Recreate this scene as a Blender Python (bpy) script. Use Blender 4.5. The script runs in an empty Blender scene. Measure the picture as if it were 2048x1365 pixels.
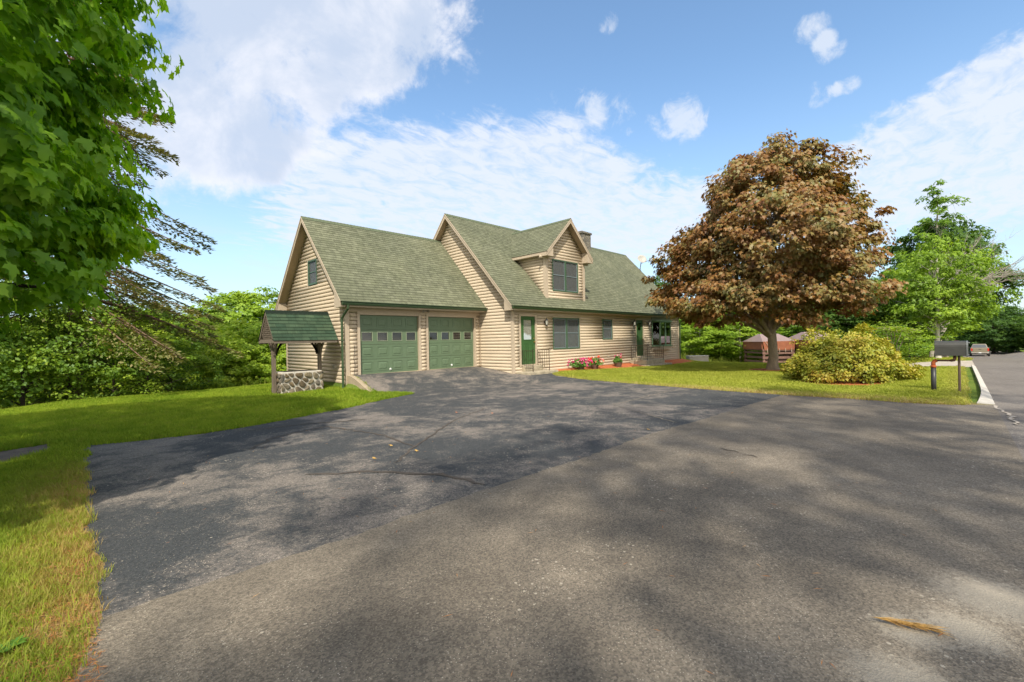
import bpy, math, random
import numpy as np
from mathutils import Vector, Matrix
from mathutils.geometry import delaunay_2d_cdt
S = bpy.context.scene
COL = S.collection
R = math.radians
# ------------------------------------------------------------------ camera
YAW, PITCH, ROLL, FPX = 0.7825, -0.0009, 0.0204, 895.7289
CAM = Vector((-6.897, -14.939, 1.0998))
cd = bpy.data.cameras.new('camera'); cam = bpy.data.objects.new('camera', cd); COL.objects.link(cam)
cd.sensor_width = 36.0; cd.lens = FPX / 2048 * 36.0; cd.clip_start = .05; cd.clip_end = 3000
fw = Vector((math.cos(YAW) * math.cos(PITCH), math.sin(YAW) * math.cos(PITCH), math.sin(PITCH)))
rt = Vector((math.sin(YAW), -math.cos(YAW), 0)); up = rt.cross(fw)
m = Matrix((rt, up, -fw)).transposed()
cam.matrix_world = Matrix.Translation(CAM) @ (m @ Matrix.Rotation(-ROLL, 3, 'Z')).to_4x4()
S.camera = cam
# ------------------------------------------------------------------ light, exposure
SUN = Vector((-1, -.96, 1.52)).normalized()
sl = bpy.data.lights.new('sun', 'SUN'); sl.energy = 3.7; sl.angle = R(.9); sl.color = (1, .93, .80)
so = bpy.data.objects.new('sun', sl); COL.objects.link(so)
so.rotation_euler = SUN.to_track_quat('Z', 'Y').to_euler()
S.view_settings.view_transform = 'Standard'; S.view_settings.look = 'None'
S.view_settings.exposure = 0.60; S.view_settings.gamma = 1.0
S.cycles.max_bounces = 7; S.cycles.diffuse_bounces = 3; S.cycles.transmission_bounces = 4
S.cycles.transparent_max_bounces = 6; S.cycles.caustics_reflective = False; S.cycles.caustics_refractive = False
S.cycles.use_denoising = True

def nd(nt, t, **kw):
    n = nt.nodes.new(t)
    for k, v in kw.items():
        if k == 'ins':
            for a, b in v.items():
                if isinstance(b, bpy.types.NodeSocket): nt.links.new(b, n.inputs[a])
                else: n.inputs[a].default_value = b
        else: setattr(n, k, v)
    return n
def mathn(nt, op, a, b=None, c=None, clamp=False):
    n = nt.nodes.new('ShaderNodeMath'); n.operation = op; n.use_clamp = clamp
    for i, v in enumerate((a, b, c)):
        if v is None: continue
        if isinstance(v, bpy.types.NodeSocket): nt.links.new(v, n.inputs[i])
        else: n.inputs[i].default_value = v
    return n.outputs[0]
def mixc(nt, f, a, b, blend='MIX'):
    n = nt.nodes.new('ShaderNodeMix'); n.data_type = 'RGBA'; n.blend_type = blend
    for i, v in ((0, f), (6, a), (7, b)):
        if isinstance(v, bpy.types.NodeSocket): nt.links.new(v, n.inputs[i])
        else: n.inputs[i].default_value = (tuple(v) + (1,))[:4] if i > 0 else v
    return n.outputs[2]
def sstep(nt, x, a, b):
    n = nt.nodes.new('ShaderNodeMapRange'); n.interpolation_type = 'SMOOTHSTEP'
    nt.links.new(x, n.inputs[0]); n.inputs[1].default_value = a; n.inputs[2].default_value = b
    return n.outputs[0]
def noise(nt, vec, scale, detail=4, rough=.55, dist=0, dim='3D'):
    n = nd(nt, 'ShaderNodeTexNoise', noise_dimensions=dim)
    if vec is not None: nt.links.new(vec, n.inputs['Vector'])
    n.inputs['Scale'].default_value = scale; n.inputs['Detail'].default_value = detail
    n.inputs['Roughness'].default_value = rough; n.inputs['Distortion'].default_value = dist
    return n.outputs['Fac']

# ------------------------------------------------------------------ sky with clouds (in sky directions)
w = bpy.data.worlds.new('World'); S.world = w; w.use_nodes = True
nt = w.node_tree; nt.nodes.clear()
sky = nd(nt, 'ShaderNodeTexSky', sky_type='NISHITA', sun_disc=False, sun_elevation=math.asin(SUN.z),
         sun_rotation=math.atan2(SUN.x, SUN.y), air_density=1.0, dust_density=.6, ozone_density=1.6, altitude=100)
tc = nd(nt, 'ShaderNodeTexCoord'); D = tc.outputs['Generated']
sp = nd(nt, 'ShaderNodeSeparateXYZ', ins={0: D})
zz = mathn(nt, 'ADD', mathn(nt, 'MAXIMUM', sp.outputs[2], 0), .10)
pl = nd(nt, 'ShaderNodeCombineXYZ', ins={0: mathn(nt, 'DIVIDE', sp.outputs[0], zz), 1: mathn(nt, 'DIVIDE', sp.outputs[1], zz), 2: 0.0}).outputs[0]
def skydir(px, py):
    xr = (px - 1024) / FPX; yr = (682.5 - py) / FPX
    a = xr * math.cos(ROLL) + yr * math.sin(ROLL); b = -xr * math.sin(ROLL) + yr * math.cos(ROLL)
    return (fw + rt * a + up * b).normalized()
def blob(px, py, rad, soft=1.0):
    d = skydir(px, py)
    dn = nd(nt, 'ShaderNodeVectorMath', operation='DOT_PRODUCT', ins={0: D, 1: tuple(d)})
    return sstep(nt, dn.outputs['Value'], math.cos(R(rad)), math.cos(R(rad * .25)))
def total(l):
    o = l[0]
    for x in l[1:]: o = mathn(nt, 'ADD', o, x)
    return o
def mul(a, b): return mathn(nt, 'MULTIPLY', a, b)
warp = nd(nt, 'ShaderNodeVectorMath', operation='ADD', ins={0: D, 1: (3.1, 1.7, .4)}).outputs[0]
nbig = noise(nt, warp, 5.5, 9, .62, .25)
nfine = noise(nt, pl, 2.6, 8, .62, .4)
nrip = noise(nt, pl, 7.5, 5, .6, .6)
m1 = total([blob(540, 40, 19), mul(blob(340, 200, 13), .95), mul(blob(820, -40, 13), .8), mul(blob(520, 130, 10), .4)])
m1 = mathn(nt, 'MINIMUM', m1, 1.15)
mp = total([mul(blob(1120, 215, 7), .55), mul(blob(700, 215, 5.5), .45), mul(blob(850, 225, 6), .5), mul(blob(1355, 245, 4.2), .95), mul(blob(1215, 42, 2.0), .85), mul(blob(1630, 55, 2.6), .9),
            mul(blob(1660, 102, 2.0), .8), mul(blob(1640, 190, 2.0), .8), mul(blob(1697, 170, 1.5), .75), mul(blob(1235, 230, 5), .6), mul(blob(1450, 250, 4), .5), mul(blob(960, 15, 4), .6), mul(blob(560, 360, 5), .5), mul(blob(470, 520, 8), .45)])
npf = noise(nt, warp, 17, 8, .66, .5)
c1 = sstep(nt, total([mul(m1, .35), mul(nbig, .85), mul(npf, .30)]), .76, .95)
c3 = sstep(nt, total([mul(mp, .40), mul(npf, .75), mul(nbig, .45)]), .87, 1.08)
band = mul(sstep(nt, sp.outputs[2], .09, .22), mathn(nt, 'SUBTRACT', 1.0, sstep(nt, sp.outputs[2], .36, .54)))
bm = total([mul(blob(1100, 420, 38), 1.15), mul(blob(2000, 370, 17), 1.3), mul(blob(500, 470, 15), .4), mul(blob(1500, 40, 22), -1.0), mul(blob(1550, 430, 12), .3)])
bm = mathn(nt, 'MAXIMUM', mathn(nt, 'MINIMUM', bm, 1.1), 0)
nr2 = noise(nt, nd(nt, 'ShaderNodeMapping', ins={0: pl, 2: (0, 0, .35), 3: (1.0, 1.7, 1)}).outputs[0], 7.0, 7, .64, .5)
c2 = mul(sstep(nt, total([mul(nfine, .6), mul(nr2, .6), mul(mul(bm, band), .62)]), .86, 1.14), mathn(nt, 'SUBTRACT', mul(nr2, 2.3), .28, clamp=True))
lowh = mul(sstep(nt, noise(nt, pl, .9, 7, .6, .3), .42, .68), mul(sstep(nt, sp.outputs[2], .01, .08), mathn(nt, 'SUBTRACT', 1.0, sstep(nt, sp.outputs[2], .14, .3))))
grey = mul(sstep(nt, total([mul(m1, .35), mul(noise(nt, warp, 4.2, 7, .6, .4), 1.1)]), .74, 1.02), .9)
skyc = mixc(nt, 1.0, sky.outputs[0], (1.22, 1.36, 1.36), 'MULTIPLY')
skyc = mixc(nt, mul(sstep(nt, sp.outputs[2], .50, -.05), .62), skyc, (3.1, 3.75, 4.6))
skyc = mixc(nt, mul(lowh, .45), skyc, (4.0, 4.4, 5.1))
skyc = mixc(nt, mul(c2, .88), skyc, (4.6, 4.9, 5.5))
cc = mixc(nt, grey, (5.1, 5.2, 5.6), (3.2, 3.75, 4.7))
back = nd(nt, 'ShaderNodeVectorMath', operation='DOT_PRODUCT', ins={0: D, 1: (-.71, -.70, .1)}).outputs['Value']  # bright warm cloud added behind the camera, out of view, as fill light
fill_cloud = mul(sstep(nt, back, .0, .45), sstep(nt, mathn(nt, 'ADD', mul(nbig, .7), mul(npf, .3)), .36, .56))
skyc = mixc(nt, mul(fill_cloud, .9), skyc, (13.5, 12.2, 10.6))
skyc = mixc(nt, mul(c3, .72), skyc, (4.6, 4.9, 5.4))
skyc = mixc(nt, mul(c1, .93), skyc, cc)
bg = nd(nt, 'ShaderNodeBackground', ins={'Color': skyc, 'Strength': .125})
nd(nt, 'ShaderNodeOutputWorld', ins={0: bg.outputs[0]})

# ------------------------------------------------------------------ object helpers
ORG = {}
def tag(o, label=None, cat=None, group=None, kind=None):
    if label: o['label'] = label
    if cat: o['category'] = cat
    if group: o['group'] = group
    if kind: o['kind'] = kind
    return o
def empty(name, loc, label=None, cat=None, group=None):
    o = bpy.data.objects.new(name, None); COL.objects.link(o); o.location = loc; o.empty_display_size = .2
    ORG[o] = Vector(loc)
    return tag(o, label, cat, group)
def put(name, me, parent=None):
    o = bpy.data.objects.new(name, me); COL.objects.link(o)
    if parent: o.parent = parent; ORG[o] = ORG[parent]
    else: ORG[o] = Vector((0, 0, 0))
    return o
def copy_tree(o, parent=None):
    c = o.copy(); COL.objects.link(c); c.parent = parent
    for ch in list(o.children): copy_tree(ch, c)
    return c
class MB:
    def __init__(s): s.v = []; s.f = []; s.uv = {}
    def box(s, x0, x1, y0, y1, z0, z1):
        return s.hexa([(x0, y0, z0), (x1, y0, z0), (x1, y1, z0), (x0, y1, z0)], [(x0, y0, z1), (x1, y0, z1), (x1, y1, z1), (x0, y1, z1)])
    def cbox(s, c, sz, rz=0, rx=0, ry=0):
        M = Matrix.Translation(c) @ Matrix.Rotation(rz, 4, 'Z') @ Matrix.Rotation(ry, 4, 'Y') @ Matrix.Rotation(rx, 4, 'X')
        a, b, d = sz[0] / 2, sz[1] / 2, sz[2] / 2
        P = [M @ Vector(p) for p in ((-a, -b, -d), (a, -b, -d), (a, b, -d), (-a, b, -d), (-a, -b, d), (a, -b, d), (a, b, d), (-a, b, d))]
        return s.hexa(P[:4], P[4:])
    def hexa(s, lo, hi):
        n = len(s.v); k = len(lo); s.v += [tuple(p) for p in lo] + [tuple(p) for p in hi]
        s.f.append(tuple(n + i for i in reversed(range(k)))); s.f.append(tuple(n + k + i for i in range(k)))
        for i in range(k):
            j = (i + 1) % k; s.f.append((n + i, n + j, n + k + j, n + k + i))
        return s
    def prism(s, poly, off):
        off = Vector(off); return s.hexa([tuple(p) for p in poly], [tuple(Vector(p) + off) for p in poly])
    def quad(s, *p):
        n = len(s.v); s.v += [tuple(q) for q in p]; s.f.append(tuple(range(n, n + len(p)))); return s
    def tube(s, path, rad, k=8, caps=True):
        path = [Vector(p) for p in path]
        if not hasattr(rad, '__len__'): rad = [rad] * len(path)
        n0 = len(s.v); ref = Vector((0, 0, 1)); N = len(path)
        t0 = (path[1] - path[0]).normalized()
        if abs(t0.z) > .9: ref = Vector((1, 0, 0))
        a = t0.cross(ref).normalized()
        for i, p in enumerate(path):
            t = (path[min(i + 1, N - 1)] - path[max(i - 1, 0)]).normalized()
            a = (a - t * a.dot(t)).normalized(); b = t.cross(a)
            for j in range(k):
                th = 2 * math.pi * j / k
                s.v.append(tuple(p + (a * math.cos(th) + b * math.sin(th)) * rad[i]))
        for i in range(N - 1):
            for j in range(k):
                s.f.append((n0 + i * k + j, n0 + i * k + (j + 1) % k, n0 + (i + 1) * k + (j + 1) % k, n0 + (i + 1) * k + j))
        if caps:
            s.f.append(tuple(n0 + j for j in reversed(range(k)))); s.f.append(tuple(n0 + (N - 1) * k + j for j in range(k)))
        return s
    def lathe(s, c, prof, k=16, axis=None):
        c = Vector(c); n0 = len(s.v)
        Q = (Vector(axis).to_track_quat('Z', 'Y') if axis is not None else Matrix.Identity(3).to_quaternion())
        for r, z in prof:
            for j in range(k):
                th = 2 * math.pi * j / k; s.v.append(tuple(c + Q @ Vector((r * math.cos(th), r * math.sin(th), z))))
        for i in range(len(prof) - 1):
            for j in range(k):
                s.f.append((n0 + i * k + j, n0 + i * k + (j + 1) % k, n0 + (i + 1) * k + (j + 1) % k, n0 + (i + 1) * k + j))
        s.f.append(tuple(n0 + j for j in reversed(range(k)))); s.f.append(tuple(n0 + (len(prof) - 1) * k + j for j in range(k)))
        return s
    def build(s, name, mat, parent=None, smooth=False, bevel=0, uvs=None):
        me = bpy.data.meshes.new(name)
        o = ORG[parent] if parent else Vector((0, 0, 0))
        me.from_pydata([(x - o.x, y - o.y, z - o.z) for x, y, z in s.v], [], s.f)
        if uvs is not None:
            l = me.uv_layers.new(name='uv'); l.data.foreach_set('uv', np.array(uvs, 'f').ravel())
        if smooth: me.shade_smooth()
        me.materials.append(mat); me.validate(); me.update()
        ob = put(name, me, parent)
        if bevel:
            b = ob.modifiers.new('bevel', 'BEVEL'); b.width = bevel; b.segments = 2; b.limit_method = 'ANGLE'
        return ob
def np_mesh(name, V, F, mat, parent=None, rnd=None, smooth=False):
    me = bpy.data.meshes.new(name); V = np.asarray(V, 'f'); F = np.asarray(F, 'i'); k = F.shape[1]
    if parent is not None: V = V - np.array(ORG[parent], 'f')
    me.vertices.add(len(V)); me.vertices.foreach_set('co', V.ravel())
    me.loops.add(F.size); me.loops.foreach_set('vertex_index', F.ravel())
    me.polygons.add(len(F)); me.polygons.foreach_set('loop_start', np.arange(0, F.size, k, dtype='i'))
    me.update(calc_edges=True)
    if rnd is not None:
        a = me.attributes.new('rnd', 'FLOAT', 'FACE'); a.data.foreach_set('value', np.asarray(rnd, 'f'))
    if smooth: me.shade_smooth()
    me.materials.append(mat)
    return put(name, me, parent)

# ------------------------------------------------------------------ materials
def base_mat(name):
    mt = bpy.data.materials.new(name); mt.use_nodes = True; nt = mt.node_tree
    return mt, nt, nt.nodes['Principled BSDF']
def M(name, col, rough=.7, var=.18, scale=4, bump=0, bscale=60, spec=.35, metal=0, dirt=None, stretch=None):
    mt, nt, b = base_mat(name)
    v = nd(nt, 'ShaderNodeTexCoord').outputs['Object']
    if stretch:
        v = nd(nt, 'ShaderNodeMapping', ins={0: v, 3: stretch}).outputs[0]
    n = mathn(nt, 'ADD', mathn(nt, 'MULTIPLY', noise(nt, v, scale, 6, .6), .6), mathn(nt, 'MULTIPLY', noise(nt, v, scale * 9, 4, .6), .4))
    a = tuple(c * (1 - var) for c in col); c2 = tuple(min(1, c * (1 + var)) for c in col)
    c = mixc(nt, sstep(nt, n, .3, .7), a, c2)
    if dirt: c = mixc(nt, mathn(nt, 'MULTIPLY', sstep(nt, noise(nt, v, scale * .6, 8, .7), .52, .75), dirt[1]), c, dirt[0])
    nt.links.new(c, b.inputs['Base Color']); b.inputs['Roughness'].default_value = rough
    b.inputs['Specular IOR Level'].default_value = spec; b.inputs['Metallic'].default_value = metal
    if bump:
        bn = nd(nt, 'ShaderNodeBump', ins={'Height': noise(nt, v, bscale, 5, .65), 'Strength': bump, 'Distance': .01})
        nt.links.new(bn.outputs[0], b.inputs['Normal'])
    return mt
def leaf_mat(name, cols, trans=.38, gloss=.06, osc=.35):
    mt = bpy.data.materials.new(name); mt.use_nodes = True; nt = mt.node_tree; nt.nodes.clear()
    at = nd(nt, 'ShaderNodeAttribute', attribute_name='rnd'); oi = nd(nt, 'ShaderNodeObjectInfo')
    g = nd(nt, 'ShaderNodeTexCoord').outputs['Object']
    f = mathn(nt, 'ADD', mathn(nt, 'MULTIPLY', at.outputs['Fac'], .6), mathn(nt, 'MULTIPLY', noise(nt, g, .9, 4), .75))
    f = mathn(nt, 'ADD', f, mathn(nt, 'MULTIPLY', mathn(nt, 'SUBTRACT', oi.outputs['Random'], .5), osc))
    f = mathn(nt, 'SUBTRACT', f, .18, clamp=True)
    cr = nd(nt, 'ShaderNodeValToRGB', ins={0: f}); e = cr.color_ramp.elements
    e[0].color = cols[0] + (1,); e[0].position = 0.05; e[1].color = cols[-1] + (1,); e[1].position = .95
    for i, c in enumerate(cols[1:-1]):
        x = e.new(.05 + .9 * (i + 1) / (len(cols) - 1)); x.color = c + (1,)
    c = cr.outputs[0]
    d = nd(nt, 'ShaderNodeBsdfDiffuse', ins={0: c})
    t = nd(nt, 'ShaderNodeBsdfTranslucent', ins={0: mixc(nt, 1.0, c, (1.5, 1.45, .7), 'MULTIPLY')})
    gl = nd(nt, 'ShaderNodeBsdfGlossy', ins={0: (.5, .55, .55, 1), 1: .55})
    m1 = nd(nt, 'ShaderNodeMixShader', ins={0: trans, 1: d.outputs[0], 2: t.outputs[0]})
    m2 = nd(nt, 'ShaderNodeMixShader', ins={0: gloss, 1: m1.outputs[0], 2: gl.outputs[0]})
    nd(nt, 'ShaderNodeOutputMaterial', ins={0: m2.outputs[0]})
    return mt
SID = M('log_siding', (.485, .40, .29), .62, .10, 1.3, .25, 90, dirt=((.23, .19, .13), .28), stretch=(.5, .5, 6))
TRIM = M('beige_trim', (.44, .36, .265), .6, .07, 2, .2, 60)
SOF = M('soffit_board', (.40, .30, .20), .7, .08, 2, .2, 40)
GREEN = M('green_gutter', (.036, .066, .028), .35, .12, 3, 0, spec=.5)
DOORG = M('garage_green', (.108, .16, .092), .45, .09, 1.2, .05, 60, dirt=((.13, .17, .11), .3))
DOORE = M('entry_green', (.04, .10, .03), .4, .1, 2)
SASH = M('window_green', (.06, .11, .065), .4, .08, 3)
SCREEN = M('window_gray', (.16, .2, .21), .5, .08, 3)
CONC = M('concrete', (.36, .29, .2), .9, .22, 2.5, .5, 50, dirt=((.14, .12, .08), .5))
STONE = M('step_stone', (.36, .31, .22), .9, .3, 5, .8, 30, dirt=((.2, .19, .15), .5))
IRON = M('wrought_iron', (.035, .022, .014), .45, .3, 8)
BLACK = M('black_metal', (.03, .03, .03), .4, .2, 6)
DARK = M('dark_interior', (.018, .015, .012), .9, .2, 3)
CURT = M('white_curtain', (.78, .76, .66), .9, .12, 4, stretch=(14, 14, .6))
CURTG = M('grey_blind', (.34, .34, .33), .9, .1, 2, stretch=(2, 2, 12))
PINKC = M('faded_curtain', (.3, .19, .16), .9, .15, 3, stretch=(8, 8, .6))
BRASS = M('brass', (.5, .32, .1), .3, .1, 5, metal=.9)
BARK = M('maple_bark', (.26, .21, .15), .95, .35, 6, 1.0, 25, stretch=(1, 1, .35))
BARKD = M('dark_bark', (.055, .043, .032), .95, .3, 8, .8, 25, stretch=(1, 1, .3))
BARKW = M('pale_bark', (.36, .31, .25), .9, .25, 7, .6, 25, stretch=(1, 1, .4))
BARKR = M('spruce_bark', (.16, .10, .07), .95, .3, 8, .8, 25)
WOODG = M('weathered_wood', (.15, .12, .09), .85, .22, 4, .5, 40, stretch=(3, 3, .5))
MULCH = M('red_mulch', (.42, .12, .04), .95, .45, 14, 1.0, 50, dirt=((.16, .06, .025), .6))
BASKET = M('wicker', (.12, .075, .05), .9, .35, 25, .9, 70)
GALV = M('grey_plastic', (.36, .33, .28), .6, .08, 2, dirt=((.22, .2, .17), .4))
STRAW = M('straw', (.5, .3, .09), .8, .3, 10)
def glass_mat(name, tint, refl=.12):
    mt = bpy.data.materials.new(name); mt.use_nodes = True; nt = mt.node_tree; nt.nodes.clear()
    g = nd(nt, 'ShaderNodeBsdfGlossy', ins={0: (.9, .95, 1, 1), 1: .03})
    t = nd(nt, 'ShaderNodeBsdfTransparent', ins={0: tint + (1,)})
    fr = nd(nt, 'ShaderNodeFresnel', ins={0: 1.5})
    f = mathn(nt, 'ADD', mathn(nt, 'MULTIPLY', fr.outputs[0], .45), refl, clamp=True)
    mx = nd(nt, 'ShaderNodeMixShader', ins={0: f, 1: t.outputs[0], 2: g.outputs[0]})
    nd(nt, 'ShaderNodeOutputMaterial', ins={0: mx.outputs[0]})
    return mt
GLASS = glass_mat('window_glass', (.6, .62, .62), .02)
def screen_mat():
    mt = bpy.data.materials.new('window_screen'); mt.use_nodes = True; nt = mt.node_tree; nt.nodes.clear()
    g = nd(nt, 'ShaderNodeBsdfGlossy', ins={0: (.8, .85, .9, 1), 1: .12}); t = nd(nt, 'ShaderNodeBsdfTransparent', ins={0: (.6, .62, .64, 1)})
    d = nd(nt, 'ShaderNodeBsdfDiffuse', ins={0: (.17, .18, .18, 1)})
    a = nd(nt, 'ShaderNodeMixShader', ins={0: .45, 1: t.outputs[0], 2: d.outputs[0]}); b = nd(nt, 'ShaderNodeMixShader', ins={0: .035, 1: a.outputs[0], 2: g.outputs[0]})
    nd(nt, 'ShaderNodeOutputMaterial', ins={0: b.outputs[0]}); return mt
SCRG = screen_mat(); CLEAR = glass_mat('clear_glass', (.92, .93, .92), .0)
def shingle_mat(name, c1, c2, mort, exposure=.143, wide=.30):
    mt, nt, b = base_mat(name)
    uv = nd(nt, 'ShaderNodeUVMap', uv_map='uv').outputs[0]
    br = nd(nt, 'ShaderNodeTexBrick', offset=.37, offset_frequency=2, squash=.8, squash_frequency=3,
            ins={0: uv, 1: c1 + (1,), 2: c2 + (1,), 3: mort + (1,), 'Scale': 1.0, 'Mortar Size': .004, 'Mortar Smooth': .3, 'Bias': .0,
                 'Brick Width': wide, 'Row Height': exposure})
    br2 = nd(nt, 'ShaderNodeTexBrick', offset=.61, offset_frequency=2, squash=.7, squash_frequency=2,
            ins={0: uv, 1: (.82, .82, .82, 1), 2: (1.16, 1.16, 1.16, 1), 3: (.9, .9, .9, 1), 'Scale': 1.0, 'Mortar Size': .0, 'Bias': .1, 'Brick Width': wide * .55, 'Row Height': exposure})
    c = mixc(nt, 1.0, br.outputs[0], br2.outputs[0], 'MULTIPLY')
    g = noise(nt, uv, 260, 3, .7); c = mixc(nt, .5, c, mixc(nt, sstep(nt, g, .3, .7), (.55, .55, .55), (1.45, 1.45, 1.45)), 'MULTIPLY')
    big = noise(nt, uv, .35, 5, .6); c = mixc(nt, 1.0, c, mixc(nt, sstep(nt, big, .35, .65), (.88, .9, .86), (1.12, 1.12, 1.06)), 'MULTIPLY')
    nt.links.new(c, b.inputs['Base Color']); b.inputs['Roughness'].default_value = .92; b.inputs['Specular IOR Level'].default_value = .2
    bn = nd(nt, 'ShaderNodeBump', ins={'Height': g, 'Strength': .5, 'Distance': .004}); nt.links.new(bn.outputs[0], b.inputs['Normal'])
    return mt
SHING = shingle_mat('roof_shingle', (.121, .127, .082), (.148, .152, .104), (.035, .037, .024))
SHINGW = shingle_mat('well_shingle', (.030, .055, .034), (.055, .085, .05), (.012, .02, .014), .14, .3)
def stone_mat(name, sc, cols, mortar, edge=.05):
    mt, nt, b = base_mat(name)
    v = nd(nt, 'ShaderNodeTexCoord').outputs['Object']
    wv = nd(nt, 'ShaderNodeTexNoise', ins={0: v, 'Scale': 3.0, 'Detail': 3.0}).outputs['Color']
    v2 = nd(nt, 'ShaderNodeVectorMath', operation='MULTIPLY_ADD', ins={0: wv, 1: (.12, .12, .12), 2: v}).outputs[0]
    v2 = nd(nt, 'ShaderNodeMapping', ins={0: v2, 3: (1, 1, 1.35)}).outputs[0]
    ve = nd(nt, 'ShaderNodeTexVoronoi', feature='DISTANCE_TO_EDGE', ins={0: v2, 'Scale': sc}).outputs['Distance']
    vc = nd(nt, 'ShaderNodeTexVoronoi', feature='F1', ins={0: v2, 'Scale': sc}).outputs['Color']
    r = nd(nt, 'ShaderNodeSeparateColor', ins={0: vc}).outputs[0]
    cr = nd(nt, 'ShaderNodeValToRGB', ins={0: r}); e = cr.color_ramp.elements; cr.color_ramp.interpolation = 'CONSTANT'
    e[0].color = cols[0] + (1,); e[1].color = cols[-1] + (1,); e[1].position = .8
    for i, c in enumerate(cols[1:-1]): x = e.new(.25 + .25 * i); x.color = c + (1,)
    sc_ = mixc(nt, .7, cr.outputs[0], mixc(nt, sstep(nt, noise(nt, v, 14, 6, .7), .3, .7), (.5, .5, .5), (1.5, 1.5, 1.4)), 'MULTIPLY')
    c = mixc(nt, sstep(nt, ve, edge * .7, edge * 1.3), mortar, sc_)
    nt.links.new(c, b.inputs['Base Color']); b.inputs['Roughness'].default_value = .9
    bn = nd(nt, 'ShaderNodeBump', ins={'Height': mathn(nt, 'ADD', sstep(nt, ve, 0, edge * 2), mathn(nt, 'MULTIPLY', noise(nt, v, 30, 5), .3)), 'Strength': .9, 'Distance': .03})
    nt.links.new(bn.outputs[0], b.inputs['Normal'])
    return mt
WELLST = stone_mat('field_stone', 2.9, [(.075, .058, .038), (.13, .095, .055), (.10, .09, .08), (.18, .15, .13)], (.40, .37, .31), .04)
CHIMST = stone_mat('chimney_stone', 7, [(.09, .08, .06), (.14, .12, .09), (.11, .10, .09), (.17, .15, .12)], (.3, .27, .22), .05)

# ------------------------------------------------------------------ terrain
def sst(a, b, x):
    t = np.clip((x - a) / (b - a), 0, 1); return t * t * (3 - 2 * t)
def softp(s, k=.8): return np.log1p(np.exp(np.clip(s / k, -40, 40))) * k
def T(x, y):
    x = np.asarray(x, float); y = np.asarray(y, float); z = -0.5 + 0 * x
    g = .5 * (1 - sst(0, 1.9 + 1.7 * np.clip(x / 6, 0, 1), -y)) * sst(.06, .2, x)
    g2 = .225 * (1 - sst(0, 15.5, x - 6.17) ** .7) * (1 - sst(0, 3.5, -y - 1.95))
    z = z + np.where(x < 6.17, g, np.maximum(np.minimum(g, .25), g2))
    z = z + .07 * (1 - sst(0, 3, np.hypot(x, np.minimum(y, 0)))) * (1 - sst(.06, .2, x)) * (y < 6)
    s = np.maximum(y - 5.1, (x + 7.4) * -.77 + (y - 4.5) * .64)
    z = z - np.minimum(.2 * softp(s, .5), 6)
    z = z - .6 * sst(21, 27, x) * sst(-10, -7, y)
    z = z - .039 * softp(np.minimum(x, 110) - 31, 1.5) * (1 - sst(-11, -7, y)) - .03 * softp(np.minimum(x, 130) - 45, 3) * sst(-11, -7, y)
    return z
def Tz(x, y): return float(T(x, y))
rng = np.random.default_rng(7); random.seed(7)
def jag(poly, amp=.03, step=.25, closed=False):
    out = []; n = len(poly); last = n if closed else n - 1
    for i in range(last):
        a = np.array(poly[i], float); b = np.array(poly[(i + 1) % n], float); L = np.hypot(*(b - a)); k = max(1, int(L / step))
        nn = np.array([-(b - a)[1], (b - a)[0]]) / max(L, 1e-6)
        for j in range(k):
            p = a + (b - a) * j / k
            if j: p = p + nn * rng.normal(0, amp)
            out.append(tuple(p))
    if not closed: out.append(tuple(poly[-1]))
    return out
left_edge = [(-6.9, -12.0), (-6.75, -11.31), (-6.77, -10.84), (-6.70, -10.4), (-6.76, -10.0), (-6.74, -8.33), (-6.71, -6.68), (-6.68, -4.66)]
upper = [(-6.68, -4.66), (-6.15, -4.82), (-5.12, -5.0), (-4.4, -4.95), (-3.67, -4.78), (-2.67, -4.38), (-1.79, -4.04), (-.61, -3.4), (.21, -3.11), (.68, -2.97), (.85, -2.72), (.7, -2.4), (.45, -2.0), (.2, -1.55)]
rightb = [(8.5, -2.62), (7.6, -2.95), (7.3, -3.3), (7.50, -5.26), (7.22, -7.49), (6.93, -9.3), (6.74, -10.79), (6.74, -11.6)]
apr_r = [(6.74, -11.6), (6.76, -12.43), (6.81, -13.04), (6.70, -14.11), (6.85, -14.8), (7.25, -15.3), (7.35, -15.5)]
J_left = jag(left_edge, .03, .18); J_up = jag(upper, .02, .2); J_right = jag(rightb, .012, .3); J_ar = jag(apr_r, .015, .3)
seam = jag([(-6.75, -11.31), (-3, -11.32), (0, -11.3), (1.2, -11.37), (4.4, -11.5), (6.74, -11.6)], .015, .12)
drive = J_left[J_left.index(left_edge[1]) + 0:] if left_edge[1] in J_left else J_left
k0 = min(range(len(J_left)), key=lambda i: math.dist(J_left[i], left_edge[1]))
drive = J_left[k0:] + J_up[1:] + [(.2, 0.12), (6.17, 0.12), (6.17, -1.9), (8.3, -1.9), (8.5, -2.62)] + J_right[1:] + list(reversed(seam))[1:-1]
apron = [(-8.3, -15.5), (-7.6, -14.2), (-7.15, -13.0)] + J_left[:k0 + 1] + seam[1:-1] + [(6.74, -11.6)] + J_ar[1:] 
road = [(-60, -15.5), (-8.3, -15.5), (7.35, -15.5)] + [(x, -15.5) for x in (8, 12, 16, 21, 25, 31, 40, 60, 80, 100, 130)] + [(130, -22.5), (60, -22.5), (20, -22.5), (-60, -22.5)]
sidedrive = [(21.9, -15.5), (21.6, -14.6), (20.6, -13.3), (19.5, -11.6), (19.0, -9.6), (21.2, -9.6), (22.4, -11.4), (24.4, -13.0), (27.3, -14.5), (28.3, -15.5)]
mulch_bed = jag([(8.45, -1.9), (8.45, -2.5), (9.5, -2.62), (11, -2.82), (13.4, -3.0), (15.3, -3.15), (17.6, -3.3), (19.5, -3.2), (21.9, -3.0), (22.2, -1.9)], .02, .3)
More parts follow.
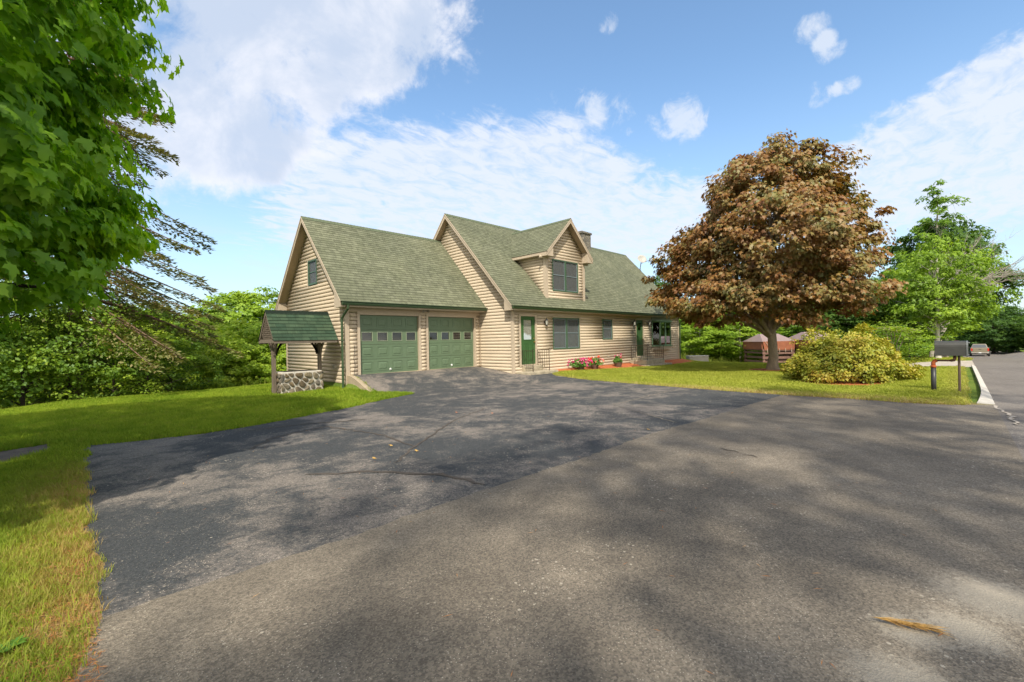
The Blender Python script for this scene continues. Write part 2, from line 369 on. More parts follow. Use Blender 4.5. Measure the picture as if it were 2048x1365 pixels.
tree_ring = jag([(16.0 + 1.0 * math.cos(a) * 1.0 - .15, -8.95 + 1.0 * math.sin(a)) for a in np.linspace(0, 2 * math.pi, 14)[:-1]], .05, .3, True)
bush_bed = jag([(11.2 + 1.35 * math.cos(a), -12.2 + 1.15 * math.sin(a)) for a in np.linspace(0, 2 * math.pi, 18)[:-1]], .06, .3, True)
dirt_patch = jag([(-8.6, -4.3), (-7.5, -4.1), (-7.05, -3.95), (-7.0, -4.3), (-7.3, -5.0), (-7.6, -5.7), (-8.7, -6.2)], .06, .3, True)
def inside(P, poly):
    x, y = P[:, 0], P[:, 1]; c = np.zeros(len(P), bool); q = np.array(poly); j = len(q) - 1
    for i in range(len(q)):
        xi, yi = q[i]; xj, yj = q[j]
        with np.errstate(divide='ignore', invalid='ignore'):
            c ^= ((yi > y) != (yj > y)) & (x < (xj - xi) * (y - yi) / (yj - yi) + xi)
        j = i
    return c
REG = [('red_mulch_bed', mulch_bed), ('mulch_ring', tree_ring), ('mulch_under_bush', bush_bed), ('bare_dirt', dirt_patch),
       ('driveway', drive), ('driveway_apron', apron), ('road', road), ('side_drive', sidedrive)]
pts = []; edges = []
for nme, poly in REG:
    n = len(pts); k = len(poly); pts += [tuple(map(float, p)) for p in poly]; edges += [(n + i, n + (i + 1) % k) for i in range(k)]
grid = []
def ring_grid(x0, x1, y0, y1, s, skip=None):
    X, Y = np.meshgrid(np.arange(x0, x1 + 1e-6, s), np.arange(y0, y1 + 1e-6, s)); P = np.stack([X.ravel(), Y.ravel()], 1)
    if skip: P = P[~((P[:, 0] > skip[0]) & (P[:, 0] < skip[1]) & (P[:, 1] > skip[2]) & (P[:, 1] < skip[3]))]
    P = P + rng.normal(0, s * .06, P.shape); return P.tolist()
grid += ring_grid(-1, 10, -6, 1.5, .3)
grid += ring_grid(-14, 32, -24, 12, .8, (-1.2, 10.2, -6.2, 1.7))
grid += ring_grid(-60, 132, -40, 60, 4, (-14.5, 32.5, -24.5, 12.5))
grid += ring_grid(-600, 700, -600, 700, 60, (-60, 132, -40, 60))
pts += [tuple(p) for p in grid]
res = delaunay_2d_cdt([Vector(p) for p in pts], edges, [], 0, 1e-4)
CV = np.array([(v.x, v.y) for v in res[0]]); CF = np.array([f for f in res[2] if len(f) == 3])
cen = CV[CF].mean(1); own = np.full(len(CF), -1)
for i in reversed(range(len(REG))): own[inside(cen, REG[i][1])] = i
CZ = T(CV[:, 0], CV[:, 1])
CZ = CZ + .006 * np.sin(CV[:, 0] * 1.7 + 1.3 * np.sin(CV[:, 1])) * (np.abs(CV[:, 0]) < 60)
def region_mesh(name, idx, mat, dz=0):
    F = CF[own == idx]; u, inv = np.unique(F, return_inverse=True)
    V = np.column_stack([CV[u], CZ[u] + dz]); F = inv.reshape(F.shape)
    a, b, c = V[F[:, 0]], V[F[:, 1]], V[F[:, 2]]
    n = np.cross(b - a, c - a)[:, 2]; F[n < 0] = F[n < 0][:, ::-1]
    o = np_mesh(name, V, F, mat, smooth=True); tag(o, kind='structure'); return o
# ---- ground materials
def ground_mat():
    mt, nt, b = base_mat('lawn_soil'); v = nd(nt, 'ShaderNodeTexCoord').outputs['Object']
    sp = nd(nt, 'ShaderNodeSeparateXYZ', ins={0: v})
    n1 = noise(nt, v, .9, 6, .6); n2 = noise(nt, v, 14, 5, .7); n3 = noise(nt, v, 90, 3, .7)
    g = mixc(nt, sstep(nt, mathn(nt, 'ADD', mathn(nt, 'MULTIPLY', n1, .5), mathn(nt, 'MULTIPLY', n2, .5)), .35, .65), (.075, .13, .02), (.17, .23, .04))
    dry = mixc(nt, sstep(nt, n3, .3, .7), (.25, .13, .05), (.42, .27, .13))
    dx = sstep(nt, mathn(nt, 'ADD', sp.outputs[0], mathn(nt, 'MULTIPLY', mathn(nt, 'SUBTRACT', n1, .5), 1.6)), -7.9, -6.7)
    inx = mathn(nt, 'LESS_THAN', sp.outputs[0], -6.4); iny = sstep(nt, sp.outputs[1], -5.2, -8.5)
    f1 = mathn(nt, 'MULTIPLY', mathn(nt, 'MULTIPLY', dx, inx), iny)
    low = mathn(nt, 'MULTIPLY', sstep(nt, sp.outputs[1], -9.5, -12.5), mathn(nt, 'MULTIPLY', inx, sstep(nt, n1, .3, .6)))
    rx = mathn(nt, 'MULTIPLY', sstep(nt, mathn(nt, 'ADD', sp.outputs[0], mathn(nt, 'MULTIPLY', n1, .5)), 8.1, 6.9), mathn(nt, 'GREATER_THAN', sp.outputs[0], 6.3))
    f = mathn(nt, 'MAXIMUM', mathn(nt, 'MAXIMUM', f1, mathn(nt, 'MULTIPLY', low, .8)), rx)
    spots = mathn(nt, 'MULTIPLY', sstep(nt, noise(nt, v, 2.2, 6, .7), .58, .72), .6)
    c = mixc(nt, mathn(nt, 'MAXIMUM', mathn(nt, 'MULTIPLY', f, .9), spots), g, dry)
    nt.links.new(c, b.inputs['Base Color']); b.inputs['Roughness'].default_value = 1; b.inputs['Specular IOR Level'].default_value = .1
    bn = nd(nt, 'ShaderNodeBump', ins={'Height': n3, 'Strength': .8, 'Distance': .03}); nt.links.new(bn.outputs[0], b.inputs['Normal'])
    return mt
def asphalt(name, dark, worn, speck, wlo, whi, sand=None, tint=None):
    mt, nt, b = base_mat(name); v = nd(nt, 'ShaderNodeTexCoord').outputs['Object']
    n1 = noise(nt, v, .45, 6, .6, .4); n2 = noise(nt, v, 2.4, 7, .68, .5); n3 = noise(nt, v, 26, 5, .7)
    wear = sstep(nt, mathn(nt, 'ADD', mathn(nt, 'ADD', mathn(nt, 'MULTIPLY', n1, .45), mathn(nt, 'MULTIPLY', n2, .35)), mathn(nt, 'MULTIPLY', n3, .2)), wlo, whi)
    c = mixc(nt, wear, dark, worn)
    vo = nd(nt, 'ShaderNodeTexVoronoi', feature='F1', ins={0: v, 'Scale': 95.0})
    r = nd(nt, 'ShaderNodeSeparateColor', ins={0: vo.outputs['Color']})
    g = mixc(nt, r.outputs[0], (.62, .62, .62), (1.38, 1.36, 1.32)); c = mixc(nt, 1.0, c, g, 'MULTIPLY')
    agg = mathn(nt, 'MULTIPLY', mathn(nt, 'GREATER_THAN', r.outputs[1], .88), mathn(nt, 'LESS_THAN', vo.outputs['Distance'], .34))
    agg = mathn(nt, 'MULTIPLY', agg, mathn(nt, 'ADD', .25, mathn(nt, 'MULTIPLY', sstep(nt, n2, .42, .62), .75)))
    c = mixc(nt, agg, c, speck)
    vo2 = nd(nt, 'ShaderNodeTexVoronoi', feature='F1', ins={0: v, 'Scale': 30.0})
    r2 = nd(nt, 'ShaderNodeSeparateColor', ins={0: vo2.outputs['Color']})
    chip = mathn(nt, 'MULTIPLY', mathn(nt, 'GREATER_THAN', r2.outputs[0], .84), mathn(nt, 'LESS_THAN', vo2.outputs['Distance'], .3))
    chip = mathn(nt, 'MULTIPLY', chip, sstep(nt, noise(nt, v, 1.3, 5, .7), .5, .62)); c = mixc(nt, mathn(nt, 'MULTIPLY', chip, .8), c, speck)
    if sand:
        for sx, sy, sr in sand:
            sub = nd(nt, 'ShaderNodeVectorMath', operation='DISTANCE', ins={0: v, 1: (sx, sy, -.5)}).outputs['Value']
            k = sstep(nt, mathn(nt, 'ADD', mathn(nt, 'DIVIDE', sub, sr), mathn(nt, 'MULTIPLY', mathn(nt, 'SUBTRACT', n3, .5), 1.6)), 1.0, .25)
            c = mixc(nt, mathn(nt, 'MULTIPLY', k, .8), c, (.36, .315, .245))
    nt.links.new(c, b.inputs['Base Color']); b.inputs['Roughness'].default_value = .88; b.inputs['Specular IOR Level'].default_value = .3
    h = mathn(nt, 'ADD', vo.outputs['Distance'], mathn(nt, 'MULTIPLY', n3, .6))
    bn = nd(nt, 'ShaderNodeBump', ins={'Height': h, 'Strength': .55, 'Distance': .006}); nt.links.new(bn.outputs[0], b.inputs['Normal'])
    return mt
DRV = asphalt('sealed_asphalt', (.050, .053, .055), (.190, .165, .142), (.50, .43, .34), .46, .60)
APR = asphalt('brown_asphalt', (.118, .100, .078), (.215, .182, .140), (.42, .37, .29), .38, .66, sand=[(-3.70, -14.74, .22), (-3.5, -14.95, .25), (-4.2, -14.75, .3), (-3.0, -15.1, .4)])
RDM = asphalt('road_asphalt', (.125, .11, .097), (.175, .155, .135), (.4, .36, .3), .38, .62)
GRV = M('pale_gravel', (.38, .33, .27), .95, .22, 3, .7, 60)
DIRT = M('bare_soil', (.17, .125, .095), .95, .35, 5, .9, 40, dirt=((.1, .07, .05), .6))
gmesh = region_mesh('ground', -1, ground_mat())
region_mesh('red_mulch_bed', 0, MULCH, .02); region_mesh('mulch_ring', 1, MULCH, .03); region_mesh('mulch_under_bush', 2, MULCH, .02)
region_mesh('bare_dirt', 3, DIRT); drv_o = region_mesh('driveway', 4, DRV); apr_o = region_mesh('driveway_apron', 5, APR)
region_mesh('road', 6, RDM); region_mesh('side_drive', 7, GRV, .004)
# tar seams and an open crack on the driveway
TAR = M('tar_seam', (.078, .063, .05), .85, .3, 6, .5, 60)
def strip(name, path, wd, mat, parent, dz=.006):
    mb = MB(); P = jag(path, wd * .5, .13); L = []
    for i, p in enumerate(P):
        q = np.array(P[min(i + 1, len(P) - 1)]) - np.array(P[max(i - 1, 0)]); q = q / np.hypot(*q); n = np.array([-q[1], q[0]])
        ww = wd * (.6 + .7 * random.random()) * (1 if 0 < i < len(P) - 1 else .2)
        L.append((np.array(p) + n * ww / 2, np.array(p) - n * ww / 2))
    for a, b in zip(L, L[1:]):
        mb.quad(*[(x, y, Tz(x, y) + dz + .006 * math.sin(x * 1.7 + 1.3 * math.sin(y))) for x, y in (a[1], b[1], b[0], a[0])])
    return mb.build(name, mat, parent)
strip('tar_seam', [(-4.9, -7.2), (-4.3, -6.5), (-3.3, -6.2), (-3.0, -7.6), (-3.1, -9.0)], .045, TAR, drv_o)
strip('tar_seam', [(-4.8, -9.2), (-4.2, -9.7), (-3.7, -10.5), (-3.6, -11.2)], .06, TAR, drv_o)
strip('tar_seam', [(-3.8, -9.6), (-2.8, -8.8), (-1.2, -7.6), (.2, -6.9)], .035, TAR, drv_o)
strip('tar_seam', [(-4.6, -5.3), (-3.6, -5.6), (-2.4, -6.1)], .05, TAR, drv_o)
strip('light_seam', [(1.2, -11.2), (2.5, -9.0), (5.0, -8.9), (7.0, -8.8)], .035, M('dusty_seam', (.2, .17, .13), .95, .3, 8), drv_o)
strip('open_crack', [(-.24, -12.5), (-.33, -12.62), (-.31, -12.72), (-.40, -12.83)], .03, TAR, apr_o)
strip('open_crack', [(-.44, -12.86), (-.40, -12.97), (-.47, -13.06)], .035, TAR, apr_o)
strip('light_seam', [(7.2, -15.45), (6.0, -15.6), (4.4, -15.64)], .05, GRV, apr_o, .01)
# kerb along the road
kb = MB(); xs = [7.35, 7.6, 8.2] + list(np.arange(9, 22.1, 1.0))
KERB = M('worn_kerb', (.42, .39, .34), .85, .18, 5, .5, 40, dirt=((.3, .27, .2), .6))
for a, b in zip(xs, xs[1:]):
    wa, wb = (.13 + .14 * math.exp(-(a - 7.4) * .9)), (.13 + .14 * math.exp(-(b - 7.4) * .9))
    za, zb = Tz(a, -15.4), Tz(b, -15.4); ha = .02 + .09 * min(1, (a - 7.35) / 1.2); hb = .02 + .09 * min(1, (b - 7.35) / 1.2)
    kb.hexa([(a, -15.51, za - .1), (b, -15.51, zb - .1), (b, -15.5 + wb, zb - .1), (a, -15.5 + wa, za - .1)],
            [(a, -15.50, za + ha * .3), (b, -15.50, zb + hb * .3), (b, -15.5 + wb, zb + hb), (a, -15.5 + wa, za + ha)])
tag(kb.build('kerb', KERB), kind='structure')

# ================================================================== HOUSE
H = empty('log_sided_house', (0, 0, 0), 'beige log-sided house with green shingle roofs, dormer and two-car garage', 'house')
WG, DG, ZEG, ZRG, OE, ORR = 6.17, 5.76, 2.56, 6.03, .40, .32
YM, XM1, DM, ZEM, ZRM, OEM, ORM = -1.954, 21.72, 7.966, 2.544, 7.11, .302, .29
SG = (ZRG - ZEG) / (DG / 2 + OE); SM = (ZRM - ZEM) / (DM / 2 + OEM); YR = YM + DM / 2
HC = .137; Z0 = -.29
def log_wall(name, fpos, ztop, limits, openings, back=.055, mat=SID, zstart=Z0, parent=H):
    mb = MB(); bk = MB(); K = 8; z = zstart; i = 0
    while z < ztop - .02:
        zc = z + HC / 2; lo, hi = limits(zc)
        if hi - lo > .03:
            segs = [(lo, hi)]
            for a, b, c, d in openings:
                if z + HC * .5 > c and z + HC * .5 < d:
                    ns = []
                    for s, e in segs:
                        if b <= s or a >= e: ns.append((s, e)); continue
                        if a > s: ns.append((s, a))
                        if b < e: ns.append((b, e))
                    segs = ns
            for s, e in segs:
                if e - s < .02: continue
                n = len(mb.v); wob = [random.uniform(-.002, .002) for _ in range(2)]
                for q, u in enumerate((s, e)):
                    for k in range(K + 1):
                        ph = -math.pi / 2 + math.pi * k / K
                        d = -back + .006 + (back) * max(0, math.cos(ph)) ** .78 + wob[q]
                        mb.v.append(tuple(fpos(u, d, zc + (HC / 2 - .003) * math.sin(ph))))
                for k in range(K): mb.f.append((n + k, n + K + 1 + k, n + K + 2 + k, n + k + 1))
                mb.f.append(tuple(n + k for k in range(K + 1))); mb.f.append(tuple(n + K + 1 + k for k in reversed(range(K + 1))))
                bk.quad(fpos(s, -back, z), fpos(e, -back, z), fpos(e, -back, z + HC), fpos(s, -back, z + HC))
        z += HC; i += 1
    n = len(mb.v); mb.v += bk.v; mb.f += [tuple(n + q for q in f) for f in bk.f]
    o = mb.build(name, mat, parent)
    for p in o.data.polygons: p.use_smooth = len(p.vertices) == 4
    return o
F_g = lambda u, d, z: (u, -d, z)
F_m = lambda u, d, z: (u, YM - d, z)
F_gl = lambda u, d, z: (-d, u, z)
F_ml = lambda u, d, z: (WG - d, u, z)
def fb(mb, F, u0, u1, d0, d1, z0, z1):
    P = [F(u, d, z) for z in (z0, z1) for u, d in ((u0, d0), (u1, d0), (u1, d1), (u0, d1))]
    mb.hexa(P[:4], P[4:]); return mb
gd = [(.533, 2.961), (3.411, 5.792)]
log_wall('wall', F_g, 2.36, lambda z: (.13, WG), [(.43, 3.06, -9, 2.24), (3.32, 5.89, -9, 2.24)], zstart=Z0 + HC * 1)
lim_g = lambda z: ((0.02, DG - .02) if z < ZEG else (-OE + (z + .12 - ZEG) / SG, DG + OE - (z + .12 - ZEG) / SG))
log_wall('wall', F_gl, ZRG - .15, lim_g, [(2.33, 3.17, 3.42, 4.38)], zstart=Z0)
lim_m = lambda z: ((YM + .02, YM + DM - .02) if z < ZEM else (YM - OEM + (z + .12 - ZEM) / SM, YM + DM + OEM - (z + .12 - ZEM) / SM))
log_wall('wall', F_ml, ZRM - .15, lim_m, [], zstart=Z0)
mo = [(6.60, 7.71, -.03, 2.22), (8.80, 10.82, .65, 2.12), (12.81, 13.74, 1.05, 2.12), (16.20, 17.08, -.03, 2.14), (18.05, 20.45, .40, 2.45)]
log_wall('wall', F_m, 2.32, lambda z: (WG + .12, XM1 - .1), mo, zstart=Z0 - 2 * HC)
mb = MB(); mb.box(WG, XM1 - .02, YM + .06, YM + DM - .1, -1.2, Z0 + .02); mb.box(.08, WG + .1, .06, DG - .08, -3, Z0 + .02); mb.build('foundation', CONC, H)
mb = MB(); mb.quad((XM1 - .03, YM + .05, -1), (XM1 - .03, YM + DM, -1), (XM1 - .03, YM + DM, 2.4), (XM1 - .03, YR, 6.9), (XM1 - .03, YM + .05, 2.4))
mb.quad((0.2, DG - .03, -1), (WG, DG - .03, -1), (WG, DG - .03, 2.4), (0.2, DG - .03, 2.4)); mb.quad((WG, YM + DM, -1), (XM1, YM + DM, -1), (XM1, YM + DM, 2.4), (WG, YM + DM, 2.4)); mb.build('rear_wall', SID, H)
# corner posts, friezes, door casings: each its own part
for bx in ((-.012, .13, -.022, .045, -.46, 2.36), (-.01, .05, DG - .12, DG, -1.2, 2.4), (WG - .014, WG + .13, YM - .024, YM + .045, -.36, 2.32), (XM1 - .12, XM1, YM - .024, YM + .04, -.7, 2.32)):
    MB().box(*bx).build('corner_post', TRIM, H)
fb(MB(), F_g, .13, WG - .02, -.03, .012, 2.24, 2.40).build('frieze_board', TRIM, H)
fb(MB(), F_m, WG + .13, XM1, -.03, .012, 2.30, 2.42).build('frieze_board', TRIM, H)
for a, b in gd:
    mb = MB(); fb(mb, F_g, a - .10, a, -.14, .014, -.02, 2.238); fb(mb, F_g, b, b + .10, -.14, .014, -.02, 2.238); fb(mb, F_g, a, b, -.14, .010, 2.13, 2.238); mb.build('door_casing', TRIM, H)
mb = MB(); fb(mb, F_m, 6.60, 6.70, -.10, .012, -.02, 2.21); fb(mb, F_m, 7.61, 7.71, -.10, .012, -.02, 2.21); fb(mb, F_m, 6.70, 7.61, -.10, .012, 2.126, 2.21); mb.build('door_casing', TRIM, H)
mb = MB(); fb(mb, F_m, 17.03, 17.08, -.10, .012, -.02, 2.14); fb(mb, F_m, 16.20, 16.24, -.10, .01, -.02, 2.14); fb(mb, F_m, 16.24, 17.03, -.1, .011, 2.13, 2.2); mb.build('door_casing', TRIM, H)
for u0, u1, z0, z1 in ((8.8, 10.86, .62, 2.14), (12.8, 13.78, 1.02, 2.14)):
    mb = MB(); fb(mb, F_m, u1 - .05, u1, -.04, .01, z0, z1); fb(mb, F_m, u0, u1, -.04, .012, 2.115, 2.17); mb.build('window_casing', TRIM, H)
fb(MB(), F_gl, 3.17, 3.23, -.04, .012, 3.38, 4.42).build('window_casing', TRIM, H)
# garage wing wall of concrete by the ramp
mb = MB(); N = 8
ys = [-.0 - 1.6 * i / N for i in range(N + 1)]
for a, b in zip(ys, ys[1:]):
    za, zb = Tz(.25, a) + .015, Tz(.25, b) + .015
    mb.hexa([(.03, a, -1), (.03, b, -1), (.2, b, -1), (.2, a, -1)][::-1], [(.03, a, za), (.03, b, zb), (.2, b, zb), (.2, a, za)][::-1])
mb.box(0.02, .5, -.03, .05, -1.0, -.16)
mb.build('concrete_apron_wall', CONC, H)
mb = MB(); mb.box(.5, 5.85, -.04, .3, -.3, -.004); mb.build('garage_sill', CONC, H)

# ---- roofs
def shingles(name, A, B, C2, D2, parent, mat=SHING, exposure=.143, lift=.010):
    A, B, C2, D2 = map(Vector, (A, B, C2, D2)); ud = (B - A).normalized(); L = (D2 - A)
    L = L - ud * L.dot(ud); Ls = L.length; vd = L.normalized(); nrm = ud.cross(vd).normalized()
    if nrm.z < 0: nrm = -nrm
    n = max(1, int(round(Ls / exposure))); mb = MB(); uv = []
    def cu(p): return ((p - A).dot(ud), (p - A).dot(vd))
    for i in range(n):
        t0, t1 = i / n, (i + 1) / n
        a0, b0, b1, a1 = A.lerp(D2, t0), B.lerp(C2, t0), B.lerp(C2, t1), A.lerp(D2, t1)
        k = 1; 
        mb.quad(a0 + nrm * lift, b0 + nrm * lift, b1 + nrm * .001, a1 + nrm * .001)
        e = exposure / (Ls / n); q = [cu(a0), cu(b0), cu(b1), cu(a1)]; uv += [(x, y * e + .001) for x, y in q]
        mb.quad(a0 + nrm * .0, b0 + nrm * .0, b0 + nrm * lift, a0 + nrm * lift)
        uv += [(q[0][0], q[0][1] * e), (q[1][0], q[1][1] * e)] * 2
    return mb.build(name, mat, parent, uvs=uv)
def slab(mb, A, B, C2, D2, th, down=Vector((0, 0, -1))):
    P = [Vector(p) + Vector((0, 0, -.004)) for p in (A, B, C2, D2)]; mb.hexa([p + down * th for p in P], P)
roof = MB()
x0, x1 = -ORR, WG
gE, gR = (x0, -OE, ZEG), (x0, DG / 2, ZRG)
slab(roof, (x0, -OE, ZEG), (x1, -OE, ZEG), (x1, DG / 2, ZRG), (x0, DG / 2, ZRG), .16)
slab(roof, (x0, DG + OE, ZEG), (x1, DG + OE, ZEG), (x1, DG / 2, ZRG), (x0, DG / 2, ZRG), .16)
X0, X1 = WG - ORM, XM1 + ORM
YE, YB = YM - OEM, YM + DM + OEM
slab(roof, (X0, YE, ZEM), (X1, YE, ZEM), (X1, YR, ZRM), (X0, YR, ZRM), .16)
slab(roof, (X0, YB, ZEM), (X1, YB, ZEM), (X1, YR, ZRM), (X0, YR, ZRM), .16)
rf = roof.build('roof', SOF, H)
shingles('shingles', (x0 - .02, -OE - .03, ZEG - .03), (x1, -OE - .03, ZEG - .03), (x1, DG / 2, ZRG), (x0 - .02, DG / 2, ZRG), rf)
shingles('shingles', (x1, DG + OE, ZEG), (x0 - .02, DG + OE, ZEG), (x0 - .02, DG / 2, ZRG), (x1, DG / 2, ZRG), rf)
shingles('shingles', (X0 - .02, YE - .03, ZEM - .03), (X1 + .02, YE - .03, ZEM - .03), (X1 + .02, YR, ZRM), (X0 - .02, YR, ZRM), rf)
shingles('shingles', (X1 + .02, YB, ZEM), (X0 - .02, YB, ZEM), (X0 - .02, YR, ZRM), (X1 + .02, YR, ZRM), rf)
def ridge(mb, a, b, w=.13, s=1.06):
    a, b = Vector(a), Vector(b); L = (b - a).length; n = int(L / .14); d = (b - a) / n; side = d.cross(Vector((0, 0, 1))).normalized()
    for i in range(n):
        p, q = a + d * i, a + d * (i + 1); up_ = Vector((0, 0, .022)); dn = Vector((0, 0, -w * s + .022)) 
        mb.quad(p + up_ * 1.4, q + up_, q + side * w + dn, p + side * w + dn * .96); mb.quad(q + up_, p + up_ * 1.4, p - side * w + dn * .96, q - side * w + dn)
CAPM = M('ridge_cap', (.10, .12, .07), .9, .2, 8, .5, 120); 
for _a, _b in (((x0 - .02, DG / 2, ZRG), (x1, DG / 2, ZRG)), ((X0 - .02, YR, ZRM), (X1 + .02, YR, ZRM))):
    cap = MB(); ridge(cap, _a, _b); cap.build('ridge_cap', CAPM, rf)
# rake boards, returns, fascia, soffit
rk = MB()
def rake(mb, x, xo, ye, ze, yr, zr, h=.19, side=1):
    for (ya, za) in ((ye, ze), (2 * yr - ye, ze)):
        lo, hi = sorted((x, xo))
        mb.hexa([(lo, ya, za - h - .02), (hi, ya, za - h - .02), (hi, yr, zr - h - .02), (lo, yr, zr - h - .02)], [(lo, ya, za - .012), (hi, ya, za - .012), (hi, yr, zr - .012), (lo, yr, zr - .012)])
        lo2, hi2 = sorted((x - .02 * side, xo))
        mb.hexa([(lo2, ya, za - .065), (hi2, ya, za - .065), (hi2, yr, zr - .065), (lo2, yr, zr - .065)], [(lo2, ya, za - .008), (hi2, ya, za - .008), (hi2, yr, zr - .008), (lo2, yr, zr - .008)])
rake(rk, x0 - .012, x0 + .02, -OE, ZEG, DG / 2, ZRG); rake(rk, X0 - .012, X0 + .02, YE, ZEM, YR, ZRM); rake(rk, X1 + .012, X1 - .02, YE, ZEM, YR, ZRM, side=-1)
def ret(mb, x, xo, ye, ze, s, w=.52, h=.21):
    lo, hi = sorted((x, xo)); poly = [(ye, ze - .03), (ye, ze - h), (ye + w, ze - h), (ye + w, ze + w * s - .22)]
    mb.prism([(lo, y, z) for y, z in poly], (hi - lo, 0, 0))
    
ret(rk, x0 + .004, 0, -OE, ZEG, SG); ret(rk, X0 + .004, WG, YE, ZEM, SM, .44); ret(rk, X1 - .004, XM1, YE, ZEM, SM, .44)
for (yy, sgn, e, z, xa) in ((DG + OE, -1, ZEG, 0, x0 + .004),):
    poly = [(yy, ZEG - .03), (yy, ZEG - .21), (yy - .52, ZEG - .21), (yy - .52, ZEG + .52 * SG - .22)]; rk.prism([(xa, y, z_) for y, z_ in poly], (ORR, 0, 0))
rk.box(x0 + .02, WG, -OE - .004, -OE + .02, ZEG - .20, ZEG - .03); rk.box(X0 + .02, X1 - .02, YE - .004, YE + .02, ZEM - .20, ZEM - .03)
rk.build('rake_board', TRIM, H)
sf = MB(); sf.box(0, WG, -OE + .02, .03, ZEG - .20, ZEG - .17); sf.box(WG, XM1, YE + .02, YM + .03, ZEM - .20, ZEM - .17); sf.build('soffit', TRIM, H)
# gutters
def gutter(xa, xb, y, z, k=.125):
    prof = [(0, 0), (0, -k), (-.075, -k), (-.10, -k * .55), (-.088, -k * .38), (-.125, -.015), (-.125, 0), (-.112, 0), (-.112, -.02), (-.02, -.02)]
    mb = MB(); mb.prism([(xa, y + a, z + b) for a, b in prof], (xb - xa, 0, 0)); return mb.build('gutter', GREEN, H)
gutter(x0 + .02, WG - .02, -OE - .006, ZEG - .025); gutter(X0 + .02, X1 - .02, YE - .006, ZEM - .025)
mb = MB(); mb.tube([(-.10, -OE - .07, ZEG - .14), (-.10, -OE - .06, ZEG - .26), (-.13, -.12, ZEG - .52), (-.14, -.05, ZEG - .62), (-.14, -.05, -.36), (-.17, -.10, -.42)], .042, 8)
for z in (.3, 1.2): mb.box(-.19, -.09, -.10, .0, z, z + .03)
mb.build('downspout', GREEN, H)
mb = MB(); mb.tube([(XM1 + .10, YE - .07, ZEM - .14), (XM1 + .10, YE - .05, ZEM - .28), (XM1 + .03, YM - .07, ZEM - .52), (XM1 + .03, YM - .06, -.5), (XM1 + .5, YM - .12, -.62)], .042, 8); mb.build('downspout', GREEN, H)

# ---- dormer
XD0, XD1, YDF, ZDR, ZDE, HW, ODR = 8.518, 11.487, -1.824, 6.76, 5.05, 1.744, .34
XDM = (XD0 + XD1) / 2; SD = (ZDR - ZDE) / HW
yb = lambda z: YM - OEM + (z - ZEM) / SM
F_d = lambda u, d, z: (u, YDF - d, z)
dorm = empty('dormer', (0, 0, 0)); dorm.parent = H
lim_d = lambda z: ((XD0 + .1, XD1 - .1) if z < 4.72 else (XDM - (ZDR - .12 - z) / SD, XDM + (ZDR - .12 - z) / SD))
zs = 2.99
log_wall('wall', F_d, ZDR - .2, lim_d, [(9.006, 10.95, 3.346, 4.819)], zstart=zs, parent=dorm)
F_dl = lambda u, d, z: (XD0 - d, u, z)
log_wall('wall', F_dl, 4.86, lambda z: (YDF + .02, yb(z) + .05), [], zstart=zs, parent=dorm)
F_dr = lambda u, d, z: (XD1 + d, u, z)
log_wall('wall', F_dr, 4.86, lambda z: (YDF + .02, yb(z) + .05), [], zstart=zs, parent=dorm)
mb = MB()
mb.box(XD0 - .012, XD0 + .15, YDF - .024, YDF + .12, 2.96, 4.9); mb.box(XD1 - .15, XD1 + .012, YDF - .024, YDF + .12, 2.96, 4.9)
fb(mb, F_d, 10.95, 11.01, -.04, .012, 3.31, 4.86); fb(mb, F_d, 9.0, 11.0, -.04, .012, 4.815, 4.87); mb.build('corner_trim', TRIM, dorm)
rd = MB()
ye_ = YDF - ODR; yk = 1.70; ye2 = yb(ZDE)
for s in (-1, 1):
    slab(rd, (XDM + s * HW, ye_, ZDE), (XDM + s * HW, ye2 + .3, ZDE), (XDM, yk + .1, ZDR), (XDM, ye_, ZDR), .13)
rdo = rd.build('roof', SOF, dorm)
shingles('shingles', (XDM - HW - .02, ye2 + .02, ZDE - .02), (XDM - HW - .02, ye_ - .02, ZDE - .02), (XDM, ye_ - .02, ZDR), (XDM, yk + .02, ZDR), rdo)
shingles('shingles', (XDM + HW + .02, ye_ - .02, ZDE - .02), (XDM + HW + .02, ye2 + .02, ZDE - .02), (XDM, yk + .02, ZDR), (XDM, ye_ - .02, ZDR), rdo)
c2 = MB(); ridge(c2, (XDM, ye_ - .02, ZDR), (XDM, yk - .05, ZDR), s=.96); c2.build('ridge_cap', CAPM, rdo)
rb = MB()
for s in (-1, 1):
    for (h, th, yo, top) in ((.19, .03, 0, -.012), (.062, .045, -.012, -.006)):
        a0, a1 = (XDM + s * HW, ZDE), (XDM, ZDR)
        P = [(a0[0], a0[1] - h - .01), (a1[0], a1[1] - h - .01), (a1[0], a1[1] + top), (a0[0], a0[1] + top)]
        rb.prism([(x, ye_ + yo - .012, z) for x, z in P], (0, th, 0))
    P = [(XDM + s * HW, ZDE - .03), (XDM + s * HW, ZDE - .21), (XDM + s * (HW - .44), ZDE - .21), (XDM + s * (HW - .44), ZDE + .44 * SD - .17)]
    rb.prism([(x, ye_ + .008, z) for x, z in P], (0, ODR, 0))
    lo, hi = sorted((XDM + s * HW, XDM + s * (HW - .03))); rb.box(lo - .002, hi + .002, ye_ + .02, ye2 - .02, ZDE - .15, ZDE - .02)
    lo, hi = sorted((XDM + s * (HW - .02), XDM + s * (HW - .30))); rb.box(lo, hi, ye_ + .03, ye2 - .12, ZDE - .16, ZDE - .135)
rb.build('rake_board', TRIM, dorm)
